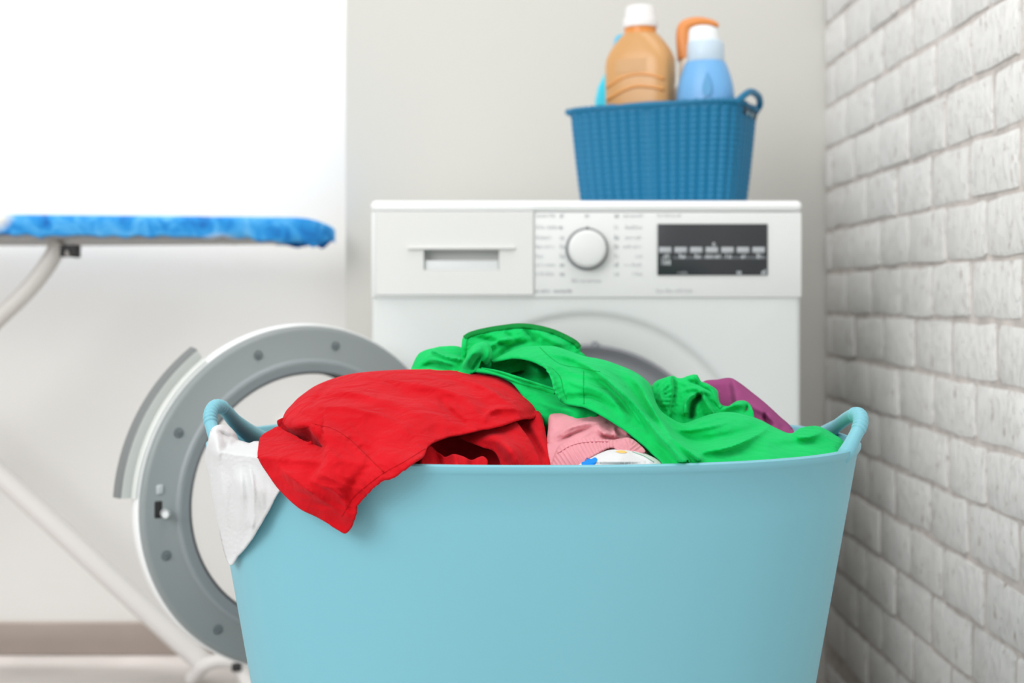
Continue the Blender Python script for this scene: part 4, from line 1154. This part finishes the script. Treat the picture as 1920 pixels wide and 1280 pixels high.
# ------------------------------------------------------------------ ironing board
def cover_material():
    m = bpy.data.materials.new('patterned_blue_cover'); m.use_nodes = True
    nt = m.node_tree; b = nt.nodes['Principled BSDF']; L = nt.links.new
    b.inputs['Roughness'].default_value = 0.85
    tc = nt.nodes.new('ShaderNodeTexCoord')
    n = nt.nodes.new('ShaderNodeTexNoise'); n.inputs['Scale'].default_value = 20; n.inputs['Detail'].default_value = 3; n.inputs['Distortion'].default_value = 1.5
    L(tc.outputs['Object'], n.inputs['Vector'])
    r = nt.nodes.new('ShaderNodeValToRGB'); cr = r.color_ramp
    cr.elements[0].position = 0.30; cr.elements[0].color = lin((12, 104, 184))
    cr.elements[1].position = 0.72; cr.elements[1].color = lin((110, 186, 236))
    e = cr.elements.new(0.46); e.color = lin((30, 142, 216))
    e = cr.elements.new(0.58); e.color = lin((72, 166, 230))
    L(n.outputs['Fac'], r.inputs['Fac'])
    v = nt.nodes.new('ShaderNodeTexVoronoi'); v.inputs['Scale'].default_value = 5.5
    L(tc.outputs['Object'], v.inputs['Vector'])
    r2 = nt.nodes.new('ShaderNodeValToRGB'); r2.color_ramp.elements[0].position = 0.2; r2.color_ramp.elements[0].color = (1, 1, 1, 1); r2.color_ramp.elements[1].position = 0.3; r2.color_ramp.elements[1].color = (0, 0, 0, 1)
    L(v.outputs['Distance'], r2.inputs['Fac'])
    mx = nt.nodes.new('ShaderNodeMix'); mx.data_type = 'RGBA'
    L(r2.outputs['Color'], mx.inputs['Factor']); L(r.outputs['Color'], mx.inputs['A']); mx.inputs['B'].default_value = lin((224, 222, 214))
    L(mx.outputs['Result'], b.inputs['Base Color'])
    return m
leg_m = mat('leg_enamel', (208, 205, 201), 0.4)
frame_g = mat('board_frame_grey', (138, 135, 132), 0.45)
ib = empty('ironing_board', (-0.9, 2.31, 0))
tag(ib, 'ironing board with blue patterned cover beside the washing machine', 'ironing board')
BT = 0.8555
def half_w(x):
    """half width of the board at x: square tail, tapered rounded nose"""
    nose = -0.3195
    s = (nose - x)
    if s <= 0: return 0.0
    hw = 0.06 + 0.095 * min(1, s / 0.5) ** 0.75
    if s < 0.06: hw *= math.sqrt(max(0, 1 - (1 - s / 0.06) ** 2))
    return hw
def cover():
    xs = [-0.3195 - 0.001 * k ** 2.0 * 0.4 for k in range(0, 13)] + [-0.38 - 0.02 * k for k in range(1, 59)]
    vs, fs = [], []
    prof = [(-0.86, -1.0), (-0.98, -0.9), (-1.0, -0.6), (-1.0, -0.3), (-0.97, -0.08), (-0.9, 0.0), (-0.5, 0.0), (0, 0.0), (0.5, 0.0), (0.9, 0.0), (0.97, -0.08), (1.0, -0.3), (1.0, -0.6), (0.98, -0.9), (0.86, -1.0)]
    k = len(prof)
    for i, x in enumerate(xs):
        hw = max(0.004, half_w(x))
        s = -0.3195 - x
        drop = 0.038 + 0.012 * math.exp(-(s / 0.10) ** 2) + 0.0025 * math.sin(x * 140) + 0.0015 * math.sin(x * 61 + 1)
        rise = 0.0 if s > 0.06 else -0.024 * (1 - math.sqrt(max(0, 1 - (1 - s / 0.06) ** 2)))
        dr = drop if s > 0.03 else drop * (0.35 + 0.65 * s / 0.03)
        for a, b in prof:
            vs.append((x, 2.31 + a * hw, BT + rise + b * dr + 0.002 * math.sin(x * 55 + a * 3) * (1 if b < -0.1 else 0)))
    for i in range(len(xs) - 1):
        for q in range(k - 1):
            fs.append((i * k + q, (i + 1) * k + q, (i + 1) * k + q + 1, i * k + q + 1))
    fs.append(tuple(range(k)))
    return vs, fs
v, f = cover()
o = mesh_obj('cover', v, f, cover_material(), ib, 60)
# metal plate under the cover
xs = [-0.42 - 0.02 * k for k in range(0, 58)]
vs, fs = [], []
for x in xs:
    hw = half_w(x) - 0.012
    for yy, zz in ((-hw, BT - 0.034), (-hw, BT - 0.041), (hw, BT - 0.041), (hw, BT - 0.034)):
        vs.append((x, 2.31 + yy, zz))
for i in range(len(xs) - 1):
    for q in range(4):
        fs.append((i * 4 + q, i * 4 + (q + 1) % 4, (i + 1) * 4 + (q + 1) % 4, (i + 1) * 4 + q))
fs.append((0, 1, 2, 3)); fs.append((len(vs) - 1, len(vs) - 2, len(vs) - 3, len(vs) - 4))
mesh_obj('board_plate', vs, fs, frame_g, ib, 30)
def zz(py, d): return CZ + (VY - py) * d / FPX
def xx(px, d): return (px - VX) * d / FPX
d1 = 2.24
pth, _ = catmull([P(112, 452, d1), P(98, 482, d1), P(72, 520, d1), (xx(40, d1), d1, zz(556, d1)), (xx(0, d1), d1, zz(594, d1)), (xx(-80, d1), d1, zz(672, d1)), (xx(-700, d1), d1, 0.012)], per=8)
v, f = tube([Vector(p) for p in pth], 0.0155, 14)
mesh_obj('leg', v, f, leg_m, ib, 180)
d2 = 2.37
pth, _ = catmull([(xx(-560, d2), d2, BT - 0.05), (xx(-420, d2), d2, zz(520, d2)), (xx(0, d2), d2, zz(890, d2)), (xx(250, d2), d2, zz(1122, d2)), (xx(390, d2), d2, zz(1250, d2))], per=8)
v, f = tube([Vector(p) for p in pth], 0.020, 14)
mesh_obj('leg', v, f, mat('leg_white', (226, 223, 220), 0.4), ib, 180)
d3 = 2.33
pth, _ = catmull([(xx(352, d3), d3 + .03, 0.012), (xx(362, d3), d3 + 0.02, zz(1272, d3)), (xx(385, d3), d3, zz(1246, d3)), (xx(415, d3), d3, zz(1238, d3)), (xx(445, d3), d3, zz(1246, d3)), (xx(468, d3), d3 - .02, zz(1272, d3)), (xx(478, d3), d3 - .03, 0.012)], per=8)
v, f = tube([Vector(p) for p in pth], 0.013, 12)
ft = mesh_obj('foot_hoop', v, f, mat('leg_white', (226, 223, 220), 0.4), ib, 180)
v, f = tube([P(436, 1251, 2.31), P(452, 1249, 2.31)], 0.008, 10)
mesh_obj('foot_cap', v, f, dark_m, ft)
# black clamp under the board
cx, cd = xx(132, 2.20), 2.20
bm = bmesh.new()
add_box(bm, xx(117, cd), xx(148, cd), cd - 0.012, cd + 0.012, zz(470, cd), zz(459, cd), 0.002)
add_box(bm, xx(117, cd), xx(124, cd), cd - 0.014, cd + 0.014, zz(482, cd), zz(462, cd), 0.002)
add_box(bm, xx(138, cd), xx(147, cd), cd - 0.014, cd + 0.014, zz(483, cd), zz(462, cd), 0.002)
bm_obj('leg_clamp', bm, dark_m, ib)
box_obj('clamp_bolt', xx(127, cd), xx(135, cd), cd - 0.016, cd + 0.010, zz(482, cd), zz(470, cd), frame_g, ib, bev=0.002)

for o in C.objects:
    n = o.name.split('.')[0]
    t = {'handle_slot': 'dark slot under the handle', 'outer_rim': 'white outer rim of the door', 'glass_bowl': 'clear glass bowl', 'latch_hook': 'chrome latch hook',
         'dial_rim': 'grey ring round the dial', 'display': 'black display panel', 'waistband_hem': 'darker green hem', 'blue_print': 'blue printed blob',
         'leg_clamp': 'black plastic clamp', 'pump_head': 'orange pump head', 'cap_collar': 'frosted collar', 'drop_emblem': 'darker blue drop emblem'}.get(n)
    if t: o['label'] = t
